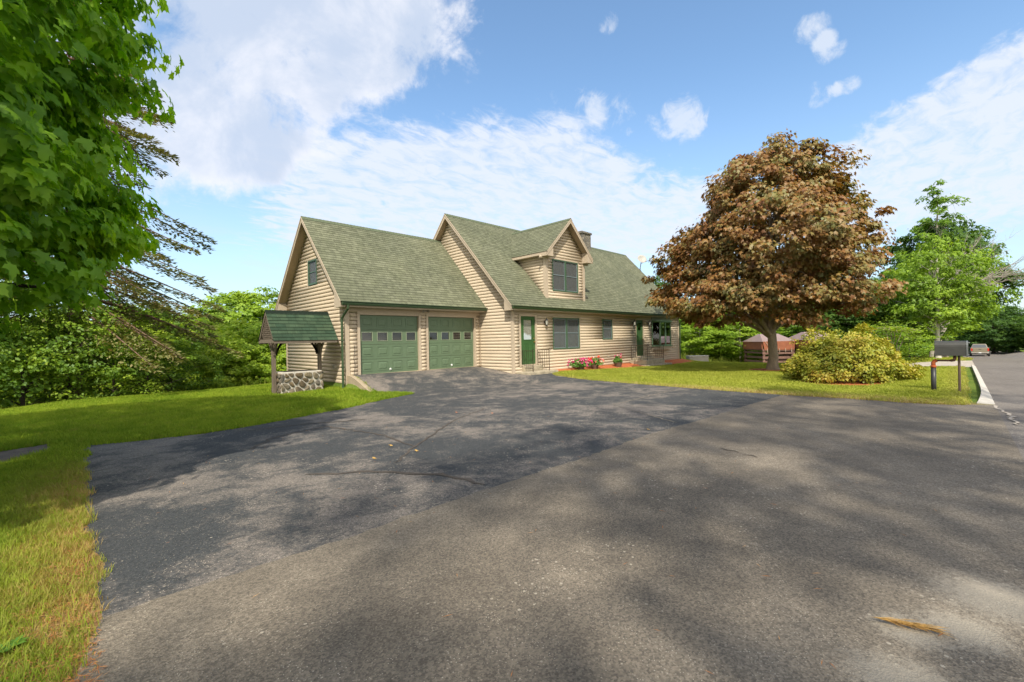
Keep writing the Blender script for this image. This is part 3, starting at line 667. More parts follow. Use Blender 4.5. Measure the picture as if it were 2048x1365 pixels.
# chimney, roof vent
mb = MB(); mb.box(16.42, 17.30, 1.75, 2.55, 6.2, 7.80); mb.box(16.36, 17.36, 1.69, 2.61, 7.80, 7.93); mb.box(16.5, 17.2, 1.85, 2.45, 7.93, 8.0); mb.build('chimney', CHIMST, H, bevel=.02)
mb = MB(); zc_ = ZEM + SM * (-1.55 - YE); mb.hexa([(11.62, -1.75, zc_ - .25), (11.95, -1.75, zc_ - .25), (11.95, -1.5, zc_ + .1), (11.62, -1.5, zc_ + .1)], [(11.66, -1.72, zc_ - .06), (11.91, -1.72, zc_ - .06), (11.91, -1.45, zc_ + .14), (11.66, -1.45, zc_ + .14)]); mb.build('roof_vent', M('dark_vent', (.06, .06, .04)), rf)

# ---- windows
def window(F, u0, u1, z0, z1, halves=2, frame=SASH, curtain=CURTG, parent=H, scr=SCREEN, rails=True, sides=True):
    mb = MB(); t = .045
    fb(mb, F, u0, u0 + t, -.05, .014, z0, z1); fb(mb, F, u1 - t, u1, -.05, .014, z0, z1)
    fb(mb, F, u0 + t, u1 - t, -.05, .012, z1 - t, z1); fb(mb, F, u0 + t, u1 - t, -.05, .018, z0, z0 + t * 1.2)
    us = [u0 + (u1 - u0) * k / halves for k in range(halves + 1)]
    for u in us[1:-1]: fb(mb, F, u - .05, u + .05, -.05, .012, z0 + t, z1 - t)
    o = mb.build('window', frame, parent); o['label'] = {1: 'single sash window', 2: 'double sash window'}.get(halves, 'window')
    zm = (z0 + z1) / 2 + .02
    for a, b in zip(us, us[1:]):
        a += t if a == u0 else .05; b -= t if b == u1 else .05
        sh = MB(); e = .022
        for (p, q, r_, s_) in ((a, b, z0 + t, z0 + t + .035), (a, b, z1 - t - .03, z1 - t), (a, b, zm - .018, zm + .018)): fb(sh, F, p, q, -.048, -.014, r_, s_)
        for (p, q) in ((a, a + e), (b - e, b)): fb(sh, F, p, q, -.047, -.016, z0 + t, z1 - t)
        sh.build('sash', scr, o)
        pn = MB(); fb(pn, F, a + e, b - e, -.038, -.032, z0 + t, z1 - t); pn.build('pane', SCRG, o)
        cu = MB()
        if curtain is not None:
            if sides:
                for (p, q) in ((a, a + (b - a) * .22), (b - (b - a) * .22, b)):
                    kk = 10; 
                    for i in range(kk):
                        p0, p1 = p + (q - p) * i / kk, p + (q - p) * (i + 1) / kk; d0, d1 = -.11 - .02 * (i % 2), -.11 - .02 * ((i + 1) % 2)
                        cu.quad(F(p0, d0, z0 + .02), F(p1, d1, z0 + .02), F(p1, d1, z1 - .02), F(p0, d0, z1 - .02))
                cu.quad(F(a, -.15, z0), F(b, -.15, z0), F(b, -.15, zm + .05), F(a, -.15, zm + .05))
            else:
                kk = 24
                for i in range(kk):
                    p0, p1 = a + (b - a) * i / kk, a + (b - a) * (i + 1) / kk; d0, d1 = -.10 - .02 * (i % 2), -.10 - .02 * ((i + 1) % 2)
                    cu.quad(F(p0, d0, z0 + .02), F(p1, d1, z0 + .02), F(p1, d1, z1 - .02), F(p0, d0, z1 - .02))
            cu.build('curtain', curtain, o)
    n = MB(); P = lambda u, d, z: F(u, d, z)
    n.quad(P(u0, -.5, z0), P(u1, -.5, z0), P(u1, -.5, z1), P(u0, -.5, z1))
    for (a, b) in ((u0, u0), (u1, u1)): n.quad(P(a, -.5, z0), P(a, -.05, z0), P(a, -.05, z1), P(a, -.5, z1))
    for z in (z0, z1): n.quad(P(u0, -.5, z), P(u1, -.5, z), P(u1, -.05, z), P(u0, -.05, z))
    n.build('interior', DARK, o)
    return o
window(F_m, 8.812, 10.81, .66, 2.115)
window(F_m, 12.82, 13.73, 1.06, 2.115, 1)
window(F_d, 9.006, 10.95, 3.346, 4.819, curtain=PINKC, parent=dorm)
window(F_gl, 2.34, 3.17, 3.42, 4.38, 1, scr=SASH)
# ---- bay window
def bay():
    z0, z1 = .62, 2.07; P = [(18.08, YM), (18.45, YM - .36), (19.85, YM - .36), (20.4, YM)]
    o = None; fr = MB()
    for (a, b), n in zip(zip(P, P[1:]), (1, 2, 1)):
        a, b = Vector(a), Vector(b); L = (b - a).length; d = (b - a) / L; nn = Vector((d.y, -d.x))
        Fb = lambda u, dd, z, a=a, d=d, nn=nn: (a.x + d.x * u + nn.x * dd, a.y + d.y * u + nn.y * dd, z)
        t = .06
        fb(fr, Fb, 0, t, -.06, .0, z0, z1); fb(fr, Fb, L - t, L, -.06, .0, z0, z1); fb(fr, Fb, t, L - t, -.06, -.002, z1 - t, z1); fb(fr, Fb, t, L - t, -.06, -.002, z0, z0 + t)
        if n == 2: fb(fr, Fb, L / 2 - .04, L / 2 + .04, -.06, .0, z0 + t, z1 - t)
    fr.prism([(x, y, z1) for x, y in [(18.0, YM + .02), (18.4, YM - .43), (19.9, YM - .43), (20.5, YM + .02)]], (0, 0, .06))
    fr.prism([(x, y, z0 - .05) for x, y in [(18.0, YM + .02), (18.4, YM - .43), (19.9, YM - .43), (20.5, YM + .02)]], (0, 0, .05))
    o = fr.build('bay_window', M('pale_green_sash', (.13, .22, .13), .4, .08, 3), H)
    for (a, b), n in zip(zip(P, P[1:]), (1, 2, 1)):
        a, b = Vector(a), Vector(b); L = (b - a).length; d = (b - a) / L; nn = Vector((d.y, -d.x))
        Fb = lambda u, dd, z, a=a, d=d, nn=nn: (a.x + d.x * u + nn.x * dd, a.y + d.y * u + nn.y * dd, z)
        for k in range(n):
            g = MB(); fb(g, Fb, .05 + (L - .1) * k / n, .05 + (L - .1) * (k + 1) / n, -.035, -.03, z0 + .05, z1 - .05); g.build('pane', GLASS, o)
    c = MB(); c.prism([(x, y, .40) for x, y in [(18.1, YM), (18.47, YM - .36), (19.84, YM - .36), (20.38, YM)]], (0, 0, .165)); c.build('bay_base', TRIM, o)
    c = MB(); c.prism([(x, y, .625) for x, y in [(18.2, YM), (18.5, YM - .30), (19.8, YM - .30), (20.3, YM)]], (0, 0, .012)); c.build('bay_shelf', WOODG, o)
    s = MB(); fb(s, F_m, 18.0, 20.5, -.02, .03, 2.13, 2.42); s.build('bay_header', M('sage_panel', (.20, .22, .15), .6, .08), o)
    n = MB()
    n.quad((18.08, YM + .5, .6), (20.4, YM + .5, .6), (20.4, YM + .5, 2.1), (18.08, YM + .5, 2.1)); n.quad((18.08, YM - .0, .61), (20.4, YM - .0, .61), (20.4, YM + .5, .61), (18.08, YM + .5, .61)); n.quad((18.08, YM - .0, 2.1), (20.4, YM - .0, 2.1), (20.4, YM + .5, 2.1), (18.08, YM + .5, 2.1))
    for x in (18.08, 20.4): n.quad((x, YM, .6), (x, YM + .5, .6), (x, YM + .5, 2.1), (x, YM, 2.1))
    n.build('interior', DARK, o)
    q = MB()
    for i in range(8): q.quad((19.55 + i * .05, YM + .03 - .03 * (i % 2), .7), (19.6 + i * .05, YM + .03 - .03 * ((i + 1) % 2), .7), (19.6 + i * .05, YM + .03 - .03 * ((i + 1) % 2), 2.0), (19.55 + i * .05, YM + .03 - .03 * (i % 2), 2.0))
    q.build('curtain', M('rust_curtain', (.3, .1, .03), .9), o)
bay()
# ---- garage doors
def garage_door(a, b, blind):
    mb = MB(); zt = 2.128; hs = zt / 4; n = 4; F = F_g; d = -.085
    wpan = (b - a) / n; holes = []
    for r in range(4):
        z0, z1 = r * hs + .004, (r + 1) * hs - .006
        if r == 2:
            # window section: rails and stiles round four openings
            zo0, zo1 = z0 + .11, z1 - .07
            fb(mb, F, a, b, d - .04, d, z0, zo0); fb(mb, F, a, b, d - .04, d, zo1, z1)
            for k in range(n):
                u0, u1 = a + wpan * k, a + wpan * (k + 1)
                fb(mb, F, u0, u0 + .085, d - .04, d, zo0, zo1); fb(mb, F, u1 - .085, u1, d - .04, d, zo0, zo1)
                holes.append((u0 + .085, u1 - .085, zo0, zo1))
        else:
            fb(mb, F, a, b, d - .04, d, z0, z1)
            for k in range(n):
                u0, u1 = a + wpan * k + .085, a + wpan * (k + 1) - .085; za, zb = z0 + .10, z1 - .07
                # raised panel: groove frame then bevelled field
                P0 = [(u0, za), (u1, za), (u1, zb), (u0, zb)]; g = .03
                for w_, dd in ((.0, .0),):
                    pass
                for (p, q, r_, s_) in ((u0, u1, za, za + .022), (u0, u1, zb - .022, zb)): fb(mb, F, p, q, d - .001, d + .010, r_, s_)
                for (p, q) in ((u0, u0 + .022), (u1 - .022, u1)): fb(mb, F, p, q, d - .001, d + .010, za + .022, zb - .022)
                I = .06; lo = [F(u0 + I, d, za + I), F(u1 - I, d, za + I), F(u1 - I, d, zb - I), F(u0 + I, d, zb - I)]; J = .085
                hi = [F(u0 + J, d + .012, za + J), F(u1 - J, d + .012, za + J), F(u1 - J, d + .012, zb - J), F(u0 + J, d + .012, zb - J)]
                mb.hexa(lo, hi)
    o = mb.build('garage_door', DOORG, H)
    for (u0, u1, z0, z1) in holes:
        f = MB(); t = .022
        fb(f, F, u0, u1, d - .02, d + .012, z0, z0 + t); fb(f, F, u0, u1, d - .02, d + .012, z1 - t, z1); fb(f, F, u0, u0 + t, d - .02, d + .011, z0 + t, z1 - t); fb(f, F, u1 - t, u1, d - .02, d + .011, z0 + t, z1 - t)
        wn = f.build('window', M('window_surround', (.22, .26, .17), .5) if 'window_surround' not in bpy.data.materials else bpy.data.materials['window_surround'], o)
    for (u0, u1, z0, z1) in holes:
        g = MB(); fb(g, F, u0 + .02, u1 - .02, d - .02, d - .015, z0 + .02, z1 - .02); g.build('pane', GLASS, o)
    g = MB(); g.quad(F(a, d - (.1 if blind else .5), 1.0), F(b, d - (.1 if blind else .5), 1.0), F(b, d - (.1 if blind else .5), 1.7), F(a, d - (.1 if blind else .5), 1.7))
    g.build('interior', M('tan_blind', (.34, .28, .2), .9, .1, 3, stretch=(1, 1, 30)) if blind else DARK, o)
    hd = MB(); hd.lathe(F((a + b) / 2, d + .0, .13), [(.045, 0), (.045, .012), (.03, .03), (.0, .035)], 10, axis=(0, -1, 0)); hd.build('handle', M('light_handle', (.6, .62, .58), .4), o)
    s = MB(); fb(s, F, a, b, d - .03, d + .02, -.012, .006); s.build('bottom_seal', M('pale_seal', (.42, .33, .22), .8), o)
garage_door(*gd[0], True); garage_door(*gd[1], False)
# ---- entry doors
def entry(u0, u1, z0, z1, lite, knob, name='entry_door'):
    mb = MB(); d = -.03; F = F_m
    lu0, lu1, lz0, lz1 = u0 + .17, u1 - .17, z0 + 1.03, z1 - .13
    if lite == 'small': lz0 = z0 + 1.45
    fb(mb, F, u0, u1, d - .045, d, z0, lz0); fb(mb, F, u0, u1, d - .045, d, lz1, z1); fb(mb, F, u0, lu0, d - .045, d, lz0, lz1); fb(mb, F, lu1, u1, d - .045, d, lz0, lz1)
    um = (u0 + u1) / 2
    rows = [(z0 + .16, z0 + .88)] if lite != 'small' else [(z0 + .16, z0 + .70), (z0 + .82, z0 + 1.36)]
    for za, zb in rows:
        for p, q in ((lu0 - .03, um - .05), (um + .05, lu1 + .03)):
            for (a, b, c, e) in ((p, q, za, za + .02), (p, q, zb - .02, zb), (p, p + .02, za + .02, zb - .02), (q - .02, q, za + .02, zb - .02)): fb(mb, F, a, b, d - .001, d + .01, c, e)
            mb.hexa([F(p + .04, d, za + .04), F(q - .04, d, za + .04), F(q - .04, d, zb - .04), F(p + .04, d, zb - .04)], [F(p + .06, d + .01, za + .06), F(q - .06, d + .01, za + .06), F(q - .06, d + .01, zb - .06), F(p + .06, d + .01, zb - .06)])
    o = mb.build(name, DOORE, H)
    f = MB()
    for (a, b, c, e) in ((lu0, lu1, lz0, lz0 + .025), (lu0, lu1, lz1 - .025, lz1), (lu0, lu0 + .025, lz0 + .025, lz1 - .025), (lu1 - .025, lu1, lz0 + .025, lz1 - .025)): fb(f, F, a, b, d - .03, d + .012, c, e)
    f.build('window_frame', DOORE, o)
    g = MB(); fb(g, F, lu0 + .02, lu1 - .02, d - .02, d - .015, lz0 + .02, lz1 - .02); g.build('pane', CLEAR if lite != 'small' else GLASS, o)
    c = MB(); k = 22
    if lite != 'small':
        for i in range(k):
            a, b = lu0 + (lu1 - lu0) * i / k, lu0 + (lu1 - lu0) * (i + 1) / k; d0, d1 = d - .026 - .012 * (i % 2), d - .026 - .012 * ((i + 1) % 2)
            c.quad(F(a, d0, lz0), F(b, d1, lz0), F(b, d1, lz1), F(a, d0, lz1))
        c.build('curtain', CURT, o)
    else:
        c.quad(F(lu0, d - .3, lz0), F(lu1, d - .3, lz0), F(lu1, d - .3, lz1), F(lu0, d - .3, lz1)); c.build('interior', DARK, o)
    ku = u1 - .07 if knob > 0 else u0 + .07
    h = MB(); h.lathe(F(ku, d, z0 + .95), [(.03, 0), (.03, .01), (.014, .014), (.014, .04), (.032, .05), (.032, .07), (.01, .085)], 12, axis=(0, -1, 0))
    h.build('handle', BRASS, o); h = MB(); h.lathe(F(ku, d, z0 + 1.10), [(.026, 0), (.026, .015), (.012, .02)], 12, axis=(0, -1, 0)); h.build('deadbolt', BRASS, o)
    s = MB(); fb(s, F, u0 - .02, u1 + .02, -.1, .05, z0 - .05, z0 - .004); s.build('threshold', TRIM, o)
entry(6.70, 7.608, .078, 2.126, 'large', 1); entry(16.24, 17.03, .078, 2.13, 'small', 1)
# ---- steps
def slabstone(mb, x0, x1, y0, y1, z0, z1, amp=.02):
    n = 10; top = []; bot = []
    pts = [(x0 + (x1 - x0) * i / n, y0) for i in range(n)] + [(x1, y0 + (y1 - y0) * i / 5) for i in range(5)] + [(x1, y1), (x0, y1)]
    pts = [(x + random.uniform(-amp, amp), y + random.uniform(-amp, amp)) for x, y in pts]
    mb.hexa([(x, y, z0) for x, y in pts], [(x, y, z1) for x, y in pts])
mb = MB(); slabstone(mb, 6.38, 8.25, -2.72, YM + .0, -.5, -.20, .03); slabstone(mb, 6.72, 7.9, -2.12, YM, -.2, .02, .004); mb.build('stone_step', STONE, H, bevel=.02)
mb = MB(); slabstone(mb, 15.2, 17.9, -3.25, YM, -.8, -.36, .03); slabstone(mb, 15.5, 17.6, -2.95, YM, -.36, -.12, .02); slabstone(mb, 15.75, 17.3, -2.45, YM, -.12, .02, .01); mb.build('stone_step', STONE, H, bevel=.02)
# ---- railings
def railing(x, y0, y1, z0, z1, n, cross=0, scroll=True):
    mb = MB(); r = .009
    mb.tube([(x, y0, z0 - .06), (x, y0, z1)], .014, 6); mb.tube([(x, y1, z0 - .06), (x, y1, z1 + .02)], .016, 6)
    for z in [z0 + .1, z1 - .02] + [z0 + .1 + (z1 - z0 - .12) * k / (cross + 1) for k in range(1, cross + 1)]: mb.tube([(x, y0, z), (x, y1, z)], .008 if z < z1 - .05 else .013, 6)
    for k in range(1, n):
        y = y0 + (y1 - y0) * k / n; mb.tube([(x, y, z0 + .1), (x, y, z1 - .02)], r, 6)
    if scroll:
        s = [(x, y1 - .0 + (-.045 + .045 * math.cos(t)) , z1 + .005 + .045 * math.sin(t)) for t in np.linspace(0, 5.2, 12)]
        mb.tube([(x, y1 + (y - y1) , z) for _, y, z in s], .009, 6)
    return mb.build('railing', IRON, H)
railing(6.76, YM - .02, YM - .60, -.17, .68, 5); railing(7.72, YM - .02, YM - .66, -.17, .69, 5, 3)
railing(15.62, YM - .02, YM - .98, -.10, .70, 8, 2); railing(17.42, YM - .02, YM - 1.02, -.10, .70, 8, 3)
# ---- lanterns
def lantern(x, z):
    mb = MB(); c = (x, YM - .12, z)
    mb.tube([(x, YM - .0, z - .05), (x, YM - .06, z - .16), (x, YM - .12, z - .15)], .012, 6); mb.lathe((x, YM + .01, z - .02), [(.045, 0), (.045, .025), (.02, .03)], 10, axis=(0, -1, 0))
    mb.lathe((x, YM - .12, z - .16), [(.015, -.06), (.03, -.02), (.05, 0), (.055, .012)], 8)
    for k in range(6):
        a = k * math.pi / 3; mb.tube([(x + .052 * math.cos(a), YM - .12 + .052 * math.sin(a), z - .15), (x + .066 * math.cos(a), YM - .12 + .066 * math.sin(a), z + .04)], .005, 5)
    mb.lathe((x, YM - .12, z + .04), [(.078, 0), (.07, .02), (.03, .07), (.012, .09), (.016, .11), (.004, .13)], 8)
    o = mb.build('wall_lantern', BLACK, H)
    g = MB(); g.lathe((x, YM - .12, z - .145), [(.045, 0), (.058, .18), (.05, .185)], 8); g.build('lantern_glass', M('frosted_lantern', (.42, .42, .36), .25, .05, 3, spec=.6), o)
lantern(8.24, 1.92); lantern(15.86, 1.98); lantern(17.62, 1.98)
# flood light, outlet box, spigot post, hose pot of wires
mb = MB(); mb.cbox((3.2, -.12, 2.33), (.14, .10, .05)); mb.lathe((3.08, -.17, 2.32), [(.02, -.07), (.045, .0), (.05, .03), (.01, .03)], 10, axis=(-.4, -1, -.5)); mb.lathe((3.32, -.17, 2.32), [(.02, -.07), (.045, .0), (.05, .03), (.01, .03)], 10, axis=(.5, -1, -.5)); mb.build('flood_light', M('aged_metal', (.22, .2, .16), .4, .2), H)
mb = MB(); mb.box(-.07, .01, .72, .86, .24, .38); mb.box(-.10, -.07, .74, .84, .25, .36); mb.build('outlet_box', M('grey_box', (.33, .3, .25), .5), H)
mb = MB(); mb.box(11.70, 11.78, YM - .06, YM + .01, -.05, .22); mb.tube([(11.74, YM - .06, .16), (11.74, YM - .12, .14), (11.74, YM - .13, .10)], .014, 6); mb.build('spigot', TRIM, H)
mb = MB(); fb(mb, F_m, 6.40, 6.62, 0, .02, .86, .92); mb.build('door_plate', M('cream_plate', (.5, .45, .34)), H)
pth = [(.30 + .02 * math.sin(k), -.012, 1.05 - k * .09) for k in range(14)]; mb = MB(); mb.tube(pth, .006, 5); mb.build('cable', BLACK, H)
mb = MB(); mb.tube([(WG - .06, -.03, 2.2), (WG - .06, -.03, .02)], .012, 6); mb.build('conduit', TRIM, H)

# ---- satellite dish
sd = empty('satellite_dish', (22.0, .93, 5.75), 'grey satellite dish on the right end of the main roof', 'satellite dish')
mb = MB(); mb.tube([(21.95, .93, 5.72), (21.98, .85, 6.1), (22.0, .78, 6.5)], .025, 8); mb.tube([(21.9, .7, 5.5), (21.99, .84, 6.0)], .012, 6); mb.build('mast', IRON, sd)
mb = MB(); ax = Vector((-.55, -.75, .45)).normalized()
mb.lathe((22.0, .75, 6.62), [(.001, .0), (.12, .012), (.24, .045), (.33, .09), (.335, .085), (.24, .036), (.12, .003)], 20, axis=tuple(ax)); do = mb.build('dish', M('dish_grey', (.33, .32, .29), .5), sd, smooth=True)
mb = MB(); mb.tube([(22.0, .78, 6.35), (22.05, .2, 6.50), (22.1, -.05, 6.75)], .014, 6); mb.cbox((22.1, -.08, 6.78), (.08, .12, .08)); mb.build('feed_arm', IRON, sd)

# ================================================================== WISHING WELL
W = empty('wishing_well', (-1.33, .75, -.5), 'fieldstone wishing well with steep green shingled roof on wooden posts', 'wishing well')
wz = Tz(-1.33, .75)
for x in (-2.07, -.60):
    mb = MB(); mb.box(x - .055, x + .055, .69, .80, wz - .1, 1.32); mb.build('post', WOODG, W, bevel=.006)
    mb = MB()
    for s in (-1, 1):
        for k in range(8):
            t0, t1 = k / 8, (k + 1) / 8; f = lambda t: (.06 + .34 * (t ** 1.6), .78 + .46 * t)
            (a0, b0), (a1, b1) = f(t0), f(t1); yy = .75
            mb.hexa([(x - .03, yy + s * a0, b0), (x + .03, yy + s * a0, b0), (x + .03, yy + s * (a0 + .07), b0), (x - .03, yy + s * (a0 + .07), b0)], [(x - .03, yy + s * a1, b1 + .01), (x + .03, yy + s * a1, b1 + .01), (x + .03, yy + s * (a1 + .07), b1 + .01), (x - .03, yy + s * (a1 + .07), b1 + .01)])
            sx = 1 if x < -1.3 else -1
            mb.hexa([(x + sx * a0 * .7, yy - .03, b0), (x + sx * (a0 * .7 + .07), yy - .03, b0), (x + sx * (a0 * .7 + .07), yy + .03, b0), (x + sx * a0 * .7, yy + .03, b0)], [(x + sx * a1 * .7, yy - .03, b1 + .01), (x + sx * (a1 * .7 + .07), yy - .03, b1 + .01), (x + sx * (a1 * .7 + .07), yy + .03, b1 + .01), (x + sx * a1 * .7, yy + .03, b1 + .01)])
    mb.build('brace', WOODG, W)
mb = MB(); xa, xb, ya, yb_ = -2.0, -.64, .33, 1.17
ztop = .23
mb.hexa([(xa, ya, wz - .3), (xb, ya, wz - .3), (xb, yb_, wz - .3), (xa, yb_, wz - .3)], [(xa + .03, ya + .03, ztop), (xb - .03, ya + .03, ztop), (xb - .03, yb_ - .03, ztop), (xa + .03, yb_ - .03, ztop)])
mb.build('stone_base', M('well_mortar', (.42, .39, .33), .95, .2, 9, .8, 60), W, bevel=.03)
def stone_face(mb, P, w_, h_, n_, seed):
    g = random.Random(seed); pts = []
    tries = 0
    while len(pts) < n_ and tries < 4000:
        tries += 1; c = (g.uniform(0, w_), g.uniform(0, h_))
        if all(math.dist(c, q[:2]) > .55 * math.sqrt(w_ * h_ / n_) * g.uniform(.8, 1.5) for q in pts): pts.append(c)
    for i, c in enumerate(pts):
        poly = [(0, 0), (w_, 0), (w_, h_), (0, h_)]
        for j, d in enumerate(pts):
            if i == j: continue
            m_ = ((c[0] + d[0]) / 2, (c[1] + d[1]) / 2); nx, ny = d[0] - c[0], d[1] - c[1]; out = []
            for a, b in zip(poly, poly[1:] + poly[:1]):
                sa = (a[0] - m_[0]) * nx + (a[1] - m_[1]) * ny; sb = (b[0] - m_[0]) * nx + (b[1] - m_[1]) * ny
                if sa <= 0: out.append(a)
                if sa * sb < 0: t = sa / (sa - sb); out.append((a[0] + (b[0] - a[0]) * t, a[1] + (b[1] - a[1]) * t))
            poly = out
            if len(poly) < 3: break
        if len(poly) < 3: continue
        cx_ = sum(p[0] for p in poly) / len(poly); cy_ = sum(p[1] for p in poly) / len(poly)
        R_ = max(math.dist(p, (cx_, cy_)) for p in poly); k = max(.3, 1 - .032 / max(R_, .05) - g.uniform(0, .08))
        poly = [(cx_ + (x - cx_) * k, cy_ + (y - cy_) * k) for x, y in poly]
        for _ in range(2):
            poly = [q for a, b in zip(poly, poly[1:] + poly[:1]) for q in ((a[0] * .78 + b[0] * .22, a[1] * .78 + b[1] * .22), (a[0] * .22 + b[0] * .78, a[1] * .22 + b[1] * .78))]
        up_ = g.uniform(.018, .04); rings = [(1.0, -.02), (1.0, up_ * .4), (.93, up_ * .85), (.72, up_ + .006)]
        L_ = [[P(cx_ + (x - cx_) * s_, cy_ + (y - cy_) * s_, d_ + (g.uniform(-.004, .004) if s_ < .8 else 0)) for x, y in poly] for s_, d_ in rings]
        v0 = len(mb.v); m2 = len(poly)
        for l in L_: mb.v += [tuple(q) for q in l]
        for r_i in range(3):
            for q in range(m2): mb.f.append((v0 + r_i * m2 + q, v0 + r_i * m2 + (q + 1) % m2, v0 + (r_i + 1) * m2 + (q + 1) % m2, v0 + (r_i + 1) * m2 + q))
        mb.f.append(tuple(v0 + 3 * m2 + q for q in range(m2)))
def rough_stone():
    mt, nt, b = base_mat('rough_field_stone'); v = nd(nt, 'ShaderNodeTexCoord').outputs['Object']; ri = nd(nt, 'ShaderNodeNewGeometry').outputs['Random Per Island']
    cr = nd(nt, 'ShaderNodeValToRGB', ins={0: ri}); e = cr.color_ramp.elements
    e[0].color = (.07, .055, .035, 1); e[1].color = (.19, .16, .13, 1)
    for p_, c_ in ((.3, (.115, .085, .045)), (.55, (.10, .092, .08)), (.8, (.15, .125, .075))): x = e.new(p_); x.color = c_ + (1,)
    n_ = noise(nt, v, 13, 7, .7); c = mixc(nt, .85, cr.outputs[0], mixc(nt, sstep(nt, n_, .3, .7), (.45, .45, .42), (1.6, 1.55, 1.5)), 'MULTIPLY')
    nt.links.new(c, b.inputs['Base Color']); b.inputs['Roughness'].default_value = .9
    bn = nd(nt, 'ShaderNodeBump', ins={'Height': noise(nt, v, 28, 6, .7), 'Strength': .8, 'Distance': .02}); nt.links.new(bn.outputs[0], b.inputs['Normal']); return mt
mb = MB()
stone_face(mb, lambda u, v_, d_: (xa + .01 + u, ya + .028 * v_ - d_, wz - .05 + v_), xb - xa - .02, ztop - wz + .03, 26, 4)
stone_face(mb, lambda u, v_, d_: (xa + .028 * v_ - d_, ya + .01 + u, wz - .05 + v_), yb_ - ya - .02, ztop - wz + .03, 18, 9)
stone_face(mb, lambda u, v_, d_: (xb - .028 * v_ + d_, ya + .01 + u, wz - .05 + v_), yb_ - ya - .02, ztop - wz + .03, 18, 12)
o_ = mb.build('field_stones', rough_stone(), W, smooth=True)
mb = MB(); mb.box(xa + .18, xb - .18, ya + .18, yb_ - .18, ztop + .001, ztop + .012); mb.build('well_opening', DARK, W)
x0w, x1w, ew, rw = -2.27, -.30, 1.27, 2.22; hy = .74
wr = MB()
for s in (-1, 1): slab(wr, (x0w, .75 + s * hy, ew), (x1w, .75 + s * hy, ew), (x1w, .75, rw), (x0w, .75, rw), .05)
wro = wr.build('roof', WOODG, W)
shingles('shingles', (x0w - .03, .75 - hy - .03, ew - .03), (x1w + .03, .75 - hy - .03, ew - .03), (x1w + .03, .75, rw), (x0w - .03, .75, rw), wro, SHINGW, .14, .016)
shingles('shingles', (x1w + .03, .75 + hy + .03, ew - .03), (x0w - .03, .75 + hy + .03, ew - .03), (x0w - .03, .75, rw), (x1w + .03, .75, rw), wro, SHINGW, .14, .016)
c3 = MB(); ridge(c3, (x0w - .03, .75, rw), (x1w + .03, .75, rw), .09, 1.28); c3.build('ridge_cap', SHINGW, wro)
tr = MB()
for xx in (x0w - .015, x1w - .015):
    for s in (-1, 1):
        P = [(.75 + s * hy, ew - .02), (.75, rw - .02), (.75, rw - .14), (.75 + s * (hy - .09), ew - .02)]; tr.prism([(xx, y, z) for y, z in P], (.03, 0, 0))
    tr.box(xx, xx + .03, .75 - hy, .75 + hy, ew - .09, ew + .03)
for yy in (.75 - hy - .02, .75 + hy - .01): tr.box(x0w, x1w, yy, yy + .03, ew - .11, ew - .02)
tr.box(-2.05, -.6, .72, .78, 1.18, 1.27)
tr.build('gable_board', WOODG, W)
for xx in (x0w + .002, x1w + .002):
    la = MB(); 
    for s in (-1, 1):
        for k in range(-6, 7):
            yc = .75 + k * .125; # diagonal lath clipped by the gable triangle
            pts_ = []
            for t in np.linspace(-1, 1, 41):
                y = yc + s * t * .5; z = ew + .02 + (t + 1) * .5
                if z > ew + .02 and abs(y - .75) < hy * (1 - (z - ew) / (rw - ew)) - .08: pts_.append((y, z))
            if len(pts_) > 1:
                (ya_, za_), (yb2, zb2) = pts_[0], pts_[-1]; w_ = .011
                la.hexa([(xx, ya_, za_ - w_), (xx + .012, ya_, za_ - w_), (xx + .012, yb2, zb2 - w_), (xx, yb2, zb2 - w_)], [(xx, ya_, za_ + w_), (xx + .012, ya_, za_ + w_), (xx + .012, yb2, zb2 + w_), (xx, yb2, zb2 + w_)])
    la.build('lattice', WOODG, W)

# ================================================================== MAILBOX
mbx = empty('mailbox', (9.7, -14.8, -.5), 'black mailbox on an iron pipe post beside the road', 'mailbox')
prof = [(-.15, 0), (.15, 0), (.15, .24)] + [(.15 * math.cos(t), .24 + .15 * math.sin(t)) for t in np.linspace(0, math.pi, 11)[1:-1]] + [(-.15, .24)]
mb = MB(); mb.prism([(9.7 + x, -15.10, .465 + z) for x, z in prof], (0, .60, 0)); bx_ = mb.build('box', M('black_box', (.045, .045, .04), .5, .2, 5, dirt=((.12, .1, .07), .3)), mbx, bevel=.008)
mb = MB(); mb.prism([(9.7 + x * 1.06, -15.135, .455 + z * 1.03) for x, z in prof], (0, .035, 0)); mb.lathe((9.7, -15.14, .80), [(.02, 0), (.02, .02), (.01, .03)], 8, axis=(0, -1, 0)); mb.build('door', M('grey_door', (.13, .14, .135), .4, .1), mbx)
RUST = M('rusty_iron', (.36, .085, .025), .85, .35, 14, .4, 60)
mb = MB(); mb.tube([(9.7, -14.47, -.7), (9.7, -14.47, .14)], .055, 12); mb.build('post', BLACK, mbx, smooth=True)
mb = MB(); mb.tube([(9.7, -14.47, .14), (9.7, -14.47, .20)], .062, 12); mb.tube([(9.7, -14.47, .14), (9.7, -14.47, .27), (9.7, -14.49, .315), (9.7, -14.54, .335)], .046, 12); mb.build('elbow', RUST, mbx, smooth=True)
mb = MB(); mb.tube([(9.7, -14.53, .335), (9.7, -14.82, .335)], .026, 10); mb.tube([(9.7, -14.80, .335), (9.7, -14.87, .345), (9.7, -14.885, .39), (9.7, -14.885, .46)], .036, 10); mb.build('arm', M('brown_iron', (.12, .06, .04), .7, .3), mbx, smooth=True)
mb = MB(); mb.tube([(9.7, -14.965, -.7), (9.7, -14.965, .46)], .027, 8); mb.build('stake', M('thin_stake', (.11, .075, .05), .7, .2), mbx)

